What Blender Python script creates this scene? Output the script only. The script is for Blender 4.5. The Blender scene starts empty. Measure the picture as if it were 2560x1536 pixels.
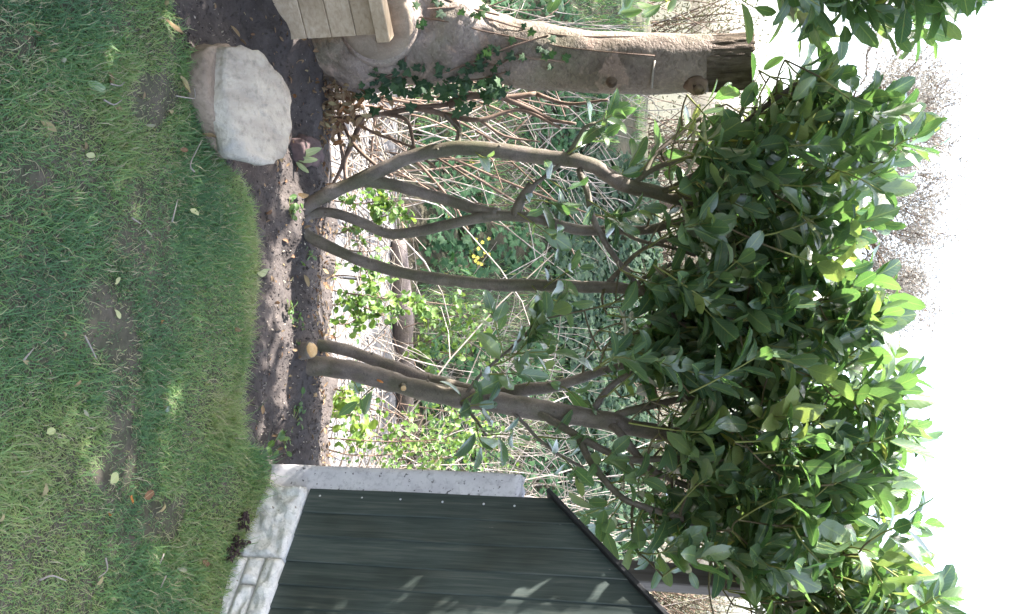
import bpy, math, random
import numpy as np
from mathutils import Vector, Matrix, Euler
R = math.radians
rng = np.random.default_rng(11)
random.seed(5)
sc = bpy.context.scene
col = sc.collection

# ------------------------------------------------------------------ camera
CAM = Vector((0.0, 0.0, 1.5)); PITCH = R(11.0); F = 2309.0
FWD = Vector((0, math.cos(PITCH), -math.sin(PITCH)))
UPV = Vector((0, math.sin(PITCH), math.cos(PITCH)))
RGT = Vector((1, 0, 0))
cd = bpy.data.cameras.new('camera'); cam = bpy.data.objects.new('camera', cd); col.objects.link(cam)
# the phone was held upright and the picture is stored on its side: picture-right is up
xc, yc, zc = UPV, -RGT, -FWD
m = Matrix.Identity(4)
for i in range(3):
    m[i][0], m[i][1], m[i][2], m[i][3] = xc[i], yc[i], zc[i], CAM[i]
cam.matrix_world = m
cd.sensor_width = 36.0; cd.sensor_fit = 'HORIZONTAL'; cd.lens = F / 2560.0 * 36.0
cd.clip_start = 0.05; cd.clip_end = 2000
sc.camera = cam

# ------------------------------------------------------------------ sky, sun, exposure
SUN_EL, SUN_AZ = R(47.0), R(-83.0)          # azimuth clockwise from +Y
SDIR = Vector((math.sin(SUN_AZ) * math.cos(SUN_EL), math.cos(SUN_AZ) * math.cos(SUN_EL), math.sin(SUN_EL)))
w = bpy.data.worlds.new('World'); sc.world = w; w.use_nodes = True
nt = w.node_tree
sky = nt.nodes.new('ShaderNodeTexSky'); sky.sky_type = 'NISHITA'; sky.sun_disc = False
sky.sun_elevation = SUN_EL; sky.sun_rotation = SUN_AZ
sky.air_density = 1.0; sky.dust_density = 4.0; sky.ozone_density = 1.0
hsv = nt.nodes.new('ShaderNodeHueSaturation'); hsv.inputs['Saturation'].default_value = 0.75
nt.links.new(sky.outputs[0], hsv.inputs['Color'])
nt.links.new(hsv.outputs[0], nt.nodes['Background'].inputs[0])
nt.nodes['Background'].inputs[1].default_value = 0.15
sl = bpy.data.lights.new('sun', 'SUN'); sl.energy = 4.2; sl.angle = R(0.53); sl.color = (1.0, 0.96, 0.91)
so = bpy.data.objects.new('sun', sl); col.objects.link(so); so.location = (-6, 2, 9)
so.rotation_euler = SDIR.to_track_quat('Z', 'Y').to_euler()
vs = sc.view_settings
vs.view_transform = 'Standard'; vs.look = 'None'; vs.exposure = 2.75; vs.gamma = 1.0; vs.use_curve_mapping = False

# ------------------------------------------------------------------ helpers: pixels (u right, v up in the upright picture)
def ray(u, v):
    return RGT * ((u - 768.0) / F) + FWD + UPV * ((v - 1280.0) / F)
def P(u, v, y):
    d = ray(u, v); return CAM + d * (y / d.y)
def G(u, v, z=0.0):
    d = ray(u, v); return CAM + d * ((z - CAM.z) / d.z)
def proj(p):
    q = np.asarray(p, float) - np.array(CAM)
    dep = q @ np.array(FWD)
    return 768 + F * (q @ np.array(RGT)) / dep, 1280 + F * (q @ np.array(UPV)) / dep, dep

# ------------------------------------------------------------------ helpers: noise
def _h(i, j, k):
    n = (i * 374761393 + j * 668265263 + k * 2147483647) & 0xffffffff
    n = ((n ^ (n >> 13)) * 1274126177) & 0xffffffff
    return ((n ^ (n >> 16)) & 0xffff) / 65535.0
def vn(x, y, z=0.0):
    x = np.asarray(x, float); y = np.asarray(y, float); z = np.asarray(z, float) + np.zeros_like(x)
    i, j, k = np.floor(x).astype(np.int64), np.floor(y).astype(np.int64), np.floor(z).astype(np.int64)
    a, b, c = x - i, y - j, z - k
    a, b, c = a*a*(3-2*a), b*b*(3-2*b), c*c*(3-2*c)
    r = 0
    for di in (0, 1):
        for dj in (0, 1):
            for dk in (0, 1):
                r = r + _h(i+di, j+dj, k+dk) * (a if di else 1-a) * (b if dj else 1-b) * (c if dk else 1-c)
    return r * 2 - 1
def fbm(x, y, z=0.0, o=3):
    r = 0; s = 1.0; x = np.asarray(x, float); y = np.asarray(y, float); z = np.asarray(z, float)
    for q in range(o):
        r = r + vn(x * 2**q + 7.3*q, y * 2**q + 3.1*q, z * 2**q) * s; s *= 0.5
    return r
def nrm(a):
    return a / np.maximum(np.linalg.norm(a, axis=-1, keepdims=True), 1e-9)

# ------------------------------------------------------------------ helpers: meshes
WO = {}      # world origin of every object built, for parts of parts
class MB:
    def __init__(s):
        s.v = []; s.q = []; s.t = []; s.r = []; s.uv = []; s.n = 0
    def add(s, v, quads=None, tris=None, r=0.5, uv=None):
        v = np.asarray(v, float).reshape(-1, 3); k = len(v)
        s.v.append(v)
        s.r.append(np.broadcast_to(np.asarray(r, float), (k,)))
        s.uv.append(np.zeros((k, 2)) if uv is None else np.asarray(uv, float).reshape(-1, 2))
        if quads is not None and len(quads): s.q.append(np.asarray(quads, np.int64).reshape(-1, 4) + s.n)
        if tris is not None and len(tris): s.t.append(np.asarray(tris, np.int64).reshape(-1, 3) + s.n)
        s.n += k
    def mesh(s, name, mat, origin=(0, 0, 0), smooth=True):
        v = np.concatenate(s.v) - np.array(origin)
        q = np.concatenate(s.q) if s.q else np.zeros((0, 4), np.int64)
        t = np.concatenate(s.t) if s.t else np.zeros((0, 3), np.int64)
        me = bpy.data.meshes.new(name)
        me.vertices.add(len(v)); me.vertices.foreach_set('co', v.ravel().astype(np.float32))
        li = np.concatenate([q.ravel(), t.ravel()]).astype(np.int32)
        me.loops.add(len(li)); me.loops.foreach_set('vertex_index', li)
        ls = np.concatenate([np.arange(len(q)) * 4, len(q) * 4 + np.arange(len(t)) * 3]).astype(np.int32)
        me.polygons.add(len(ls)); me.polygons.foreach_set('loop_start', ls)
        try: me.polygons.foreach_set('loop_total', np.concatenate([np.full(len(q), 4), np.full(len(t), 3)]).astype(np.int32))
        except Exception: pass
        me.update(calc_edges=True)
        me.polygons.foreach_set('use_smooth', np.full(len(ls), smooth))
        a = me.attributes.new('rnd', 'FLOAT', 'POINT'); a.data.foreach_set('value', np.concatenate(s.r).astype(np.float32))
        b = me.attributes.new('luv', 'FLOAT2', 'POINT'); b.data.foreach_set('vector', np.concatenate(s.uv).astype(np.float32).ravel())
        me.materials.append(mat)
        return me
    def build(s, name, mat, parent=None, origin=None, smooth=True):
        if origin is None: origin = WO.get(parent.name, tuple(parent.location)) if parent else (0, 0, 0)
        o = bpy.data.objects.new(name, s.mesh(name, mat, origin, smooth)); col.objects.link(o); WO[o.name] = tuple(origin)
        if parent: o.parent = parent
        else: o.location = origin
        return o
    # shapes
    def tube(s, pts, rad, sides=8, r=0.5, rough=0.0, caps=True, freq=14.0):
        pts = np.asarray([tuple(p) for p in pts], float); n = len(pts)
        rad = np.broadcast_to(np.asarray(rad, float), (n,))
        tg = nrm(np.gradient(pts, axis=0))
        up = np.array([0.31, -0.9, 0.3]); A = []
        ref = nrm(np.cross(tg[0], up))
        for k in range(n):
            ref = ref - tg[k] * (ref @ tg[k]); ref = ref / max(np.linalg.norm(ref), 1e-9); A.append(ref)
        A = np.array(A); B = np.cross(tg, A)
        th = np.arange(sides) * 2 * np.pi / sides
        ring = (A[:, None] * np.cos(th)[None, :, None] + B[:, None] * np.sin(th)[None, :, None])
        rr = rad[:, None] * np.ones(sides)
        if rough:
            q = pts[:, None] + ring * rad[:, None, None]
            rr = rr * (1 + rough * fbm(q[..., 0] * freq, q[..., 1] * freq, q[..., 2] * freq))
        v = pts[:, None] + ring * rr[..., None]
        arc = np.concatenate([[0], np.cumsum(np.linalg.norm(np.diff(pts, axis=0), axis=1))])
        uv = np.stack([np.broadcast_to(th / 6.283, (n, sides)), np.broadcast_to(arc[:, None], (n, sides))], -1)
        i = np.arange(n - 1)[:, None] * sides; j = np.arange(sides)[None]
        jn = (j + 1) % sides
        qd = np.stack([i + j, i + jn, i + sides + jn, i + sides + j], -1).reshape(-1, 4)
        tr = []
        if caps:
            v = np.concatenate([v.reshape(-1, 3), pts[:1], pts[-1:]]); uv = np.concatenate([uv.reshape(-1, 2), [[0, 0], [0, arc[-1]]]])
            c0, c1 = n * sides, n * sides + 1
            for a in range(sides):
                b = (a + 1) % sides
                tr.append((c0, b, a)); tr.append((c1, (n-1)*sides + a, (n-1)*sides + b))
        s.add(v, qd, tr, r, uv)
    def box(s, c, sz, rot=None, r=0.5, bev=0.0):
        x, y, z = [q / 2 for q in sz]; bv = bev
        vs_, fs = [], []
        if bv <= 0:
            vs_ = [(sx*x, sy*y, sz_*z) for sx in (-1, 1) for sy in (-1, 1) for sz_ in (-1, 1)]
            fs = [(0,1,3,2), (4,6,7,5), (0,4,5,1), (2,3,7,6), (0,2,6,4), (1,5,7,3)]
            tr = []
        else:
            idx = {}
            for sx in (-1, 1):
                for sy in (-1, 1):
                    for sg in (-1, 1):
                        for ax in range(3):
                            h = [x - bv, y - bv, z - bv]; h[ax] = (x, y, z)[ax]
                            idx[(sx, sy, sg, ax)] = len(vs_); vs_.append((sx*h[0], sy*h[1], sg*h[2]))
            tr = []
            for ax in range(3):
                a, b = [q for q in range(3) if q != ax]
                for sg in (-1, 1):
                    k = []
                    for (p, q) in ((-1, -1), (1, -1), (1, 1), (-1, 1)):
                        t = [0, 0, 0]; t[ax] = sg; t[a] = p; t[b] = q; k.append(idx[(t[0], t[1], t[2], ax)])
                    fs.append(tuple(k))
            for ax in range(3):
                a, b = [q for q in range(3) if q != ax]
                for p in (-1, 1):
                    for q in (-1, 1):
                        k = []
                        for e, f in ((-1, a), (1, a), (1, b), (-1, b)):
                            t = [0, 0, 0]; t[ax] = e; t[a] = p; t[b] = q; k.append(idx[(t[0], t[1], t[2], f)])
                        fs.append(tuple(k))
            for sx in (-1, 1):
                for sy in (-1, 1):
                    for sg in (-1, 1): tr.append(tuple(idx[(sx, sy, sg, ax)] for ax in range(3)))
        v = np.array(vs_)
        if rot is not None: v = v @ np.array(Matrix(rot).to_3x3()).T
        s.add(v + np.array(tuple(c)), fs, tr, r)

def recalc(o):
    import bmesh
    b = bmesh.new(); b.from_mesh(o.data); bmesh.ops.recalc_face_normals(b, faces=b.faces); b.to_mesh(o.data); b.free()
    return o

# leaf batch: many leaves at once, 14 points and 16 triangles each
LT = np.array([[0, 1, 2], [0, 2, 3]] + [t for k in range(3) for t in (
    [1+3*k, 4+3*k, 5+3*k], [1+3*k, 5+3*k, 2+3*k], [2+3*k, 5+3*k, 6+3*k], [2+3*k, 6+3*k, 3+3*k])] + [[10, 13, 11], [11, 13, 12]])
def leaves(base, d, n, L, W, fold, curl, prof=(0.55, 0.97, 0.92, 0.5), wav=0.05):
    N = len(base); d = nrm(d); n = nrm(n - d * np.sum(n * d, 1, keepdims=True)); sd = np.cross(n, d)
    L = np.broadcast_to(L, (N,)); W = np.broadcast_to(W, (N,)); fold = np.broadcast_to(fold, (N,)); curl = np.broadcast_to(curl, (N,)) + 1e-4
    V = np.zeros((N, 14, 3)); UV = np.zeros((N, 14, 2))
    def cen(t):
        a = curl * t
        return base + (L * np.sin(a) / curl)[:, None] * d - (L * (1 - np.cos(a)) / curl)[:, None] * n
    V[:, 0] = cen(0.0); V[:, 13] = cen(1.0); UV[:, 13] = (0, 1)
    for k, (t, pw) in enumerate(zip((0.15, 0.4, 0.68, 0.9), prof)):
        c = cen(t); hw = W * 0.5 * pw
        a = curl * t; nl = np.cos(a)[:, None] * n + np.sin(a)[:, None] * d
        for e, sg in ((0, -1), (1, 0), (2, 1)):
            wv = rng.normal(0, wav, N) * W * abs(sg)
            V[:, 1+3*k+e] = c + sg * (hw * np.cos(fold))[:, None] * sd + (abs(sg) * hw * np.sin(fold) + wv)[:, None] * nl
            UV[:, 1+3*k+e] = (sg, t)
    return V, UV
def add_leaves(mb, V, UV, r):
    N = len(V)
    tr = (LT[None] + (np.arange(N) * 14)[:, None, None]).reshape(-1, 3)
    mb.add(V.reshape(-1, 3), None, tr, np.repeat(r, 14), UV.reshape(-1, 2))

def tag(o, label=None, cat=None, group=None, kind=None):
    if label: o['label'] = label
    if cat: o['category'] = cat
    if group: o['group'] = group
    if kind: o['kind'] = kind
    return o
def empty(name, loc):
    o = bpy.data.objects.new(name, None); col.objects.link(o); o.location = loc; o.empty_display_size = 0.05
    return o
def smooth_path(pts, rad, step=0.03):
    """Catmull-Rom through traced points."""
    p = np.array([tuple(q) for q in pts]); r = np.array(rad, float)
    if len(p) < 3:
        n = max(2, int(np.linalg.norm(p[1]-p[0]) / step)); t = np.linspace(0, 1, n)[:, None]
        return p[0]*(1-t)+p[1]*t, r[0]*(1-t[:, 0])+r[1]*t[:, 0]
    q = np.vstack([2*p[0]-p[1], p, 2*p[-1]-p[-2]]); op, orr = [], []
    for i in range(len(p)-1):
        a, b, c, e = q[i:i+4]; n = max(2, int(np.linalg.norm(c-b) / step))
        for t in np.linspace(0, 1, n, endpoint=False):
            op.append(0.5*((2*b)+(c-a)*t+(2*a-5*b+4*c-e)*t*t+(3*b-a-3*c+e)*t**3)); orr.append(r[i]*(1-t)+r[i+1]*t)
    op.append(p[-1]); orr.append(r[-1])
    return np.array(op), np.array(orr)

# ------------------------------------------------------------------ materials
def mat_new(name):
    mt = bpy.data.materials.new(name); mt.use_nodes = True
    t = mt.node_tree; b = t.nodes['Principled BSDF']
    return mt, t, b
def nd(t, k, **kw):
    n = t.nodes.new(k)
    for a, v in kw.items(): setattr(n, a, v)
    return n
def ramp(t, stops, fac=None, interp='LINEAR'):
    n = nd(t, 'ShaderNodeValToRGB'); e = n.color_ramp.elements; n.color_ramp.interpolation = interp
    while len(e) < len(stops): e.new(0.5)
    for q, (p, c) in zip(e, stops): q.position = p; q.color = (*c, 1)
    if fac is not None: t.links.new(fac, n.inputs[0])
    return n.outputs[0]
def noise(t, scale, detail=4, rough=0.55, coord=None, vec_scale=None, dist=0.0):
    n = nd(t, 'ShaderNodeTexNoise'); n.inputs['Scale'].default_value = scale; n.inputs['Detail'].default_value = detail
    n.inputs['Roughness'].default_value = rough; n.inputs['Distortion'].default_value = dist
    c = coord if coord is not None else nd(t, 'ShaderNodeTexCoord').outputs['Object']
    if vec_scale:
        mp = nd(t, 'ShaderNodeMapping'); mp.inputs['Scale'].default_value = vec_scale; t.links.new(c, mp.inputs[0]); c = mp.outputs[0]
    t.links.new(c, n.inputs['Vector'])
    return n.outputs['Fac']
def mix(t, a, b, fac, mode='MIX'):
    n = nd(t, 'ShaderNodeMix', data_type='RGBA', blend_type=mode)
    for sock, val in ((n.inputs[0], fac), (n.inputs[6], a), (n.inputs[7], b)):
        if isinstance(val, (int, float)): sock.default_value = val
        elif isinstance(val, tuple): sock.default_value = (*val, 1)
        else: t.links.new(val, sock)
    return n.outputs[2]
def attr(t, name):
    return nd(t, 'ShaderNodeAttribute', attribute_name=name)
def bump(t, b, h, strength=0.5, dist=0.01):
    n = nd(t, 'ShaderNodeBump'); n.inputs['Strength'].default_value = strength; n.inputs['Distance'].default_value = dist
    t.links.new(h, n.inputs['Height']); t.links.new(n.outputs[0], b.inputs['Normal'])
def math_(t, op, a, b=None):
    n = nd(t, 'ShaderNodeMath', operation=op)
    for s, v in zip(n.inputs, (a, b)):
        if v is None: continue
        if isinstance(v, (int, float)): s.default_value = v
        else: t.links.new(v, s)
    return n.outputs[0]

def leaf_mat(name, stops, tstops, rough=0.35, trans=0.4, rib=(0.25, 0.33, 0.10), blot=0.35, spec=0.5, spots=0.0):
    mt, t, b = mat_new(name)
    r = attr(t, 'rnd').outputs['Fac']
    c = ramp(t, stops, r); tc = ramp(t, tstops, r)
    sp = nd(t, 'ShaderNodeSeparateXYZ'); t.links.new(attr(t, 'luv').outputs['Vector'], sp.inputs[0])
    s, l = sp.outputs[0], sp.outputs[1]
    ab = math_(t, 'ABSOLUTE', s)
    ribm = math_(t, 'LESS_THAN', ab, 0.07)
    # side veins
    ph = math_(t, 'SUBTRACT', math_(t, 'MULTIPLY', l, 55.0), math_(t, 'MULTIPLY', ab, 14.0))
    vein = math_(t, 'POWER', math_(t, 'MAXIMUM', math_(t, 'SINE', ph), 0.0), 6.0)
    nz = noise(t, 45, 3)
    c = mix(t, c, mix(t, c, (0.5, 0.6, 0.3), 0.35), math_(t, 'MULTIPLY', vein, 0.25))
    c = mix(t, c, mix(t, c, (1.35, 1.35, 0.6), 1.0, 'MULTIPLY'), math_(t, 'MULTIPLY', nz, blot))
    c = mix(t, c, rib, math_(t, 'MULTIPLY', ribm, 0.75))
    if spots:
        sp1 = noise(t, 120, 2, 0.5); edge = math_(t, 'POWER', math_(t, 'MAXIMUM', ab, l), 7.0)
        k = math_(t, 'ADD', sp1, math_(t, 'MULTIPLY', edge, 0.05))
        c = mix(t, c, (0.16, 0.115, 0.05), ramp(t, [(0.66, (0, 0, 0)), (0.72, (spots,) * 3)], k))
    t.links.new(c, b.inputs['Base Color']); b.inputs['Roughness'].default_value = rough
    b.inputs['Specular IOR Level'].default_value = spec
    if spots: b.inputs['Coat Weight'].default_value = 0.45; b.inputs['Coat Roughness'].default_value = 0.22
    bump(t, b, math_(t, 'ADD', math_(t, 'MULTIPLY', vein, -0.6), nz), 0.25, 0.004)
    tr = nd(t, 'ShaderNodeBsdfTranslucent'); t.links.new(mix(t, tc, rib, math_(t, 'MULTIPLY', ribm, 0.5)), tr.inputs[0])
    mx = nd(t, 'ShaderNodeMixShader'); mx.inputs[0].default_value = trans
    t.links.new(b.outputs[0], mx.inputs[1]); t.links.new(tr.outputs[0], mx.inputs[2])
    t.links.new(mx.outputs[0], t.nodes['Material Output'].inputs[0])
    return mt
M = {}
M['laurel'] = leaf_mat('laurel_leaf', [(0, (0.046, 0.086, 0.057)), (0.5, (0.094, 0.146, 0.086)), (0.85, (0.155, 0.21, 0.115)), (0.96, (0.20, 0.235, 0.08)), (1, (0.30, 0.26, 0.06))],
                       [(0, (0.09, 0.22, 0.05)), (0.6, (0.19, 0.36, 0.075)), (1, (0.45, 0.50, 0.10))], 0.27, 0.29, spec=0.8, spots=0.85)
M['ivy'] = leaf_mat('ivy_leaf', [(0, (0.009, 0.024, 0.016)), (0.6, (0.018, 0.044, 0.028)), (1, (0.04, 0.075, 0.035))],
                    [(0, (0.04, 0.12, 0.03)), (1, (0.12, 0.26, 0.05))], 0.6, 0.15, (0.06, 0.10, 0.05), spec=0.2)
M['bank_ivy'] = leaf_mat('bank_ivy_leaf', [(0, (0.010, 0.038, 0.018)), (0.6, (0.020, 0.066, 0.030)), (1, (0.045, 0.11, 0.045))],
                    [(0, (0.04, 0.16, 0.04)), (1, (0.12, 0.30, 0.07))], 0.62, 0.2, (0.06, 0.12, 0.05), spec=0.2)
M['shoot'] = leaf_mat('young_leaf', [(0, (0.035, 0.085, 0.022)), (0.5, (0.065, 0.135, 0.03)), (1, (0.15, 0.22, 0.04))],
                      [(0, (0.10, 0.24, 0.03)), (1, (0.30, 0.42, 0.06))], 0.5, 0.3, (0.2, 0.3, 0.08))
M['dry_leaf'] = leaf_mat('dry_leaf', [(0, (0.30, 0.30, 0.27)), (0.3, (0.30, 0.25, 0.16)), (0.6, (0.20, 0.135, 0.095)), (0.85, (0.13, 0.062, 0.045)), (1, (0.36, 0.13, 0.035))],
                         [(0, (0.3, 0.3, 0.2)), (1, (0.3, 0.13, 0.05))], 0.75, 0.15, (0.33, 0.28, 0.17), 0.5, 0.2)
M['pale_leaf'] = leaf_mat('pale_leaf', [(0, (0.17, 0.24, 0.16)), (0.5, (0.34, 0.38, 0.20)), (1, (0.42, 0.42, 0.24))],
                         [(0, (0.3, 0.4, 0.2)), (1, (0.5, 0.5, 0.3))], 0.6, 0.15, (0.45, 0.45, 0.3), 0.3, 0.3)
M['purple_leaf'] = leaf_mat('purple_leaf', [(0, (0.022, 0.010, 0.014)), (1, (0.06, 0.028, 0.035))], [(0, (0.05, 0.01, 0.02)), (1, (0.1, 0.02, 0.04))], 0.5, 0.15, (0.05, 0.03, 0.03), 0.3)

M['hedge_leaf'] = leaf_mat('hedge_leaf', [(0, (0.05, 0.045, 0.035)), (0.5, (0.10, 0.095, 0.06)), (1, (0.17, 0.16, 0.10))], [(0, (0.1, 0.1, 0.05)), (1, (0.25, 0.25, 0.1))], 0.6, 0.2, (0.1, 0.1, 0.06))
def grass_mat(name, stops, trans=0.3):
    mt, t, b = mat_new(name)
    c = ramp(t, stops, attr(t, 'rnd').outputs['Fac'])
    t.links.new(c, b.inputs['Base Color']); b.inputs['Roughness'].default_value = 0.55; b.inputs['Specular IOR Level'].default_value = 0.35
    tr = nd(t, 'ShaderNodeBsdfTranslucent'); t.links.new(mix(t, c, (1.3, 1.5, 0.7), 1.0, 'MULTIPLY'), tr.inputs[0])
    mx = nd(t, 'ShaderNodeMixShader'); mx.inputs[0].default_value = trans
    t.links.new(b.outputs[0], mx.inputs[1]); t.links.new(tr.outputs[0], mx.inputs[2]); t.links.new(mx.outputs[0], t.nodes['Material Output'].inputs[0])
    return mt
M['grass'] = grass_mat('grass_blade', [(0, (0.066, 0.145, 0.074)), (0.35, (0.112, 0.218, 0.092)), (0.62, (0.175, 0.275, 0.10)), (0.80, (0.25, 0.32, 0.12)), (0.9, (0.33, 0.30, 0.19)), (1, (0.42, 0.37, 0.27))])

def bark_mat(name, c1, c2, c3, sc_=18, rough=0.75, bs=0.5, stretch=(1, 1, 0.35), bd=0.008, speck=0.25, patch=None, tint=None):
    mt, t, b = mat_new(name)
    n1 = noise(t, sc_, 6, 0.6, vec_scale=stretch); n2 = noise(t, sc_ * 0.25, 3, 0.5); n3 = noise(t, sc_ * 9, 2)
    c = ramp(t, [(0.30, c1), (0.52, c2), (0.72, c3)], n1)
    c = mix(t, c, mix(t, c, (0.62, 0.60, 0.52), 1.0, 'MULTIPLY'), ramp(t, [(0.42, (0, 0, 0)), (0.6, (1, 1, 1))], n2))
    if patch:
        n5 = noise(t, patch[1], 5, 0.6, dist=0.8)
        c = mix(t, c, patch[0], ramp(t, [(patch[2], (0, 0, 0)), (patch[2] + 0.03, (0.8, 0.8, 0.8))], n5))
    if tint:
        c = mix(t, c, tint, ramp(t, [(0.46, (0, 0, 0)), (0.68, (0.6, 0.6, 0.6))], noise(t, 5.5, 4, 0.6)))
    n4 = noise(t, sc_ * 3.2, 5, 0.7, vec_scale=(1, 1, 1.6), dist=1.2)
    c = mix(t, c, mix(t, c, (0.5, 0.47, 0.44), 1.0, 'MULTIPLY'), ramp(t, [(0.52, (0, 0, 0)), (0.70, (speck * 1.6,) * 3)], n4))
    c = mix(t, c, mix(t, c, (1.35, 1.33, 1.30), 1.0, 'MULTIPLY'), ramp(t, [(0.50, (0, 0, 0)), (0.68, (speck * 1.6,) * 3)], n3))
    t.links.new(c, b.inputs['Base Color']); b.inputs['Roughness'].default_value = rough; b.inputs['Specular IOR Level'].default_value = 0.3
    bump(t, b, math_(t, 'ADD', n1, math_(t, 'ADD', math_(t, 'MULTIPLY', n3, 0.35), math_(t, 'MULTIPLY', n4, -0.5))), bs, bd)
    return mt
M['laurel_bark'] = bark_mat('laurel_bark', (0.10, 0.080, 0.069), (0.165, 0.135, 0.115), (0.235, 0.195, 0.16), 22, 0.6, 0.6, bd=0.006, speck=0.45, tint=(0.10, 0.105, 0.06))
M['twig'] = bark_mat('laurel_twig', (0.09, 0.07, 0.05), (0.15, 0.12, 0.07), (0.20, 0.19, 0.08), 20, 0.6, 0.2)
M['green_twig'] = bark_mat('green_twig', (0.16, 0.18, 0.05), (0.22, 0.24, 0.07), (0.28, 0.28, 0.10), 20, 0.5, 0.1)
M['trunk'] = bark_mat('trunk_bark', (0.165, 0.128, 0.112), (0.26, 0.208, 0.184), (0.35, 0.29, 0.255), 9, 0.7, 0.9, (1, 1, 0.5), bd=0.014, speck=0.55, patch=((0.30, 0.215, 0.17), 4.5, 0.57), tint=(0.16, 0.15, 0.10))
M['rot'] = bark_mat('rotten_wood', (0.07, 0.054, 0.045), (0.25, 0.195, 0.16), (0.42, 0.34, 0.285), 48, 0.9, 1.0, (1, 1, 0.16), bd=0.03)
M['cut'] = bark_mat('weathered_cut', (0.15, 0.115, 0.085), (0.24, 0.19, 0.145), (0.31, 0.255, 0.20), 14, 0.75, 0.4)
M['fresh'] = bark_mat('fresh_cut', (0.46, 0.27, 0.11), (0.60, 0.40, 0.20), (0.70, 0.53, 0.32), 30, 0.7, 0.2)
M['dead_branch'] = bark_mat('dead_branch', (0.11, 0.072, 0.055), (0.19, 0.13, 0.10), (0.29, 0.21, 0.165), 20, 0.75, 0.4)
M['dry_stem'] = bark_mat('dry_stem', (0.20, 0.172, 0.15), (0.31, 0.275, 0.25), (0.42, 0.38, 0.35), 16, 0.65, 0.2)
M['log'] = bark_mat('log', (0.10, 0.082, 0.078), (0.17, 0.142, 0.135), (0.24, 0.205, 0.195), 8, 0.8, 0.6, (0.25, 1, 1), bd=0.02)

def stone_mat(name, cs, sc_=9, bs=0.6, rough=0.85, bd=0.012, speck=None, stretch=None):
    mt, t, b = mat_new(name)
    n1 = noise(t, sc_, 7, 0.6, dist=0.4, vec_scale=stretch); n2 = noise(t, sc_ * 5, 5, 0.65)
    c = ramp(t, [(0.28 + 0.44 * i / max(1, len(cs) - 1), q) for i, q in enumerate(cs)], n1)
    c = mix(t, c, mix(t, c, (0.55, 0.55, 0.55), 1.0, 'MULTIPLY'), ramp(t, [(0.50, (0, 0, 0)), (0.75, (0.9, 0.9, 0.9))], n2))
    if speck:
        n3 = noise(t, speck[0], 2, 0.5)
        c = mix(t, c, speck[1], ramp(t, [(speck[2], (0, 0, 0)), (speck[2] + 0.04, (1, 1, 1))], n3))
    t.links.new(c, b.inputs['Base Color']); b.inputs['Roughness'].default_value = rough; b.inputs['Specular IOR Level'].default_value = 0.25
    bump(t, b, math_(t, 'ADD', n1, math_(t, 'MULTIPLY', n2, 0.5)), bs, bd)
    return mt
M['slab'] = stone_mat('pale_slab', [(0.24, 0.205, 0.165), (0.37, 0.325, 0.27), (0.48, 0.425, 0.35), (0.38, 0.355, 0.33)], 7, 1.0, stretch=(1.3, 0.5, 1), bd=0.022)
M['orange_stone'] = stone_mat('orange_sandstone', [(0.16, 0.118, 0.09), (0.26, 0.20, 0.152), (0.34, 0.27, 0.21)], 10, 0.8)
M['dark_stone'] = stone_mat('dark_stone', [(0.075, 0.05, 0.05), (0.13, 0.09, 0.085), (0.17, 0.12, 0.11)], 9, 0.6)
M['concrete'] = stone_mat('concrete_post', [(0.42, 0.39, 0.40), (0.50, 0.47, 0.47), (0.56, 0.53, 0.52)], 12, 0.5, speck=(70, (0.13, 0.12, 0.12), 0.66), bd=0.004)
M['white_brick'] = stone_mat('white_paint', [(0.50, 0.48, 0.45), (0.63, 0.61, 0.58), (0.70, 0.68, 0.65)], 14, 0.9, speck=(40, (0.25, 0.22, 0.19), 0.70), bd=0.012)
M['mortar'] = stone_mat('painted_mortar', [(0.42, 0.40, 0.37), (0.52, 0.50, 0.47)], 20, 0.8)
M['paving'] = stone_mat('paving', [(0.12, 0.117, 0.118), (0.16, 0.157, 0.158), (0.20, 0.197, 0.198)], 3, 0.3, bd=0.004)
M['soil'] = stone_mat('soil', [(0.044, 0.036, 0.033), (0.072, 0.060, 0.055), (0.104, 0.088, 0.081)], 7, 1.0, 0.95, 0.02, speck=(95, (0.36, 0.31, 0.26), 0.72))
M['lawn_soil'] = stone_mat('lawn_soil', [(0.050, 0.056, 0.034), (0.082, 0.076, 0.054), (0.13, 0.105, 0.088)], 8, 0.9, 0.95, 0.015)
M['bank_soil'] = stone_mat('bank_soil', [(0.030, 0.034, 0.022), (0.055, 0.055, 0.035), (0.10, 0.085, 0.06)], 2.5, 0.9, 0.95, 0.03)

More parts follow.
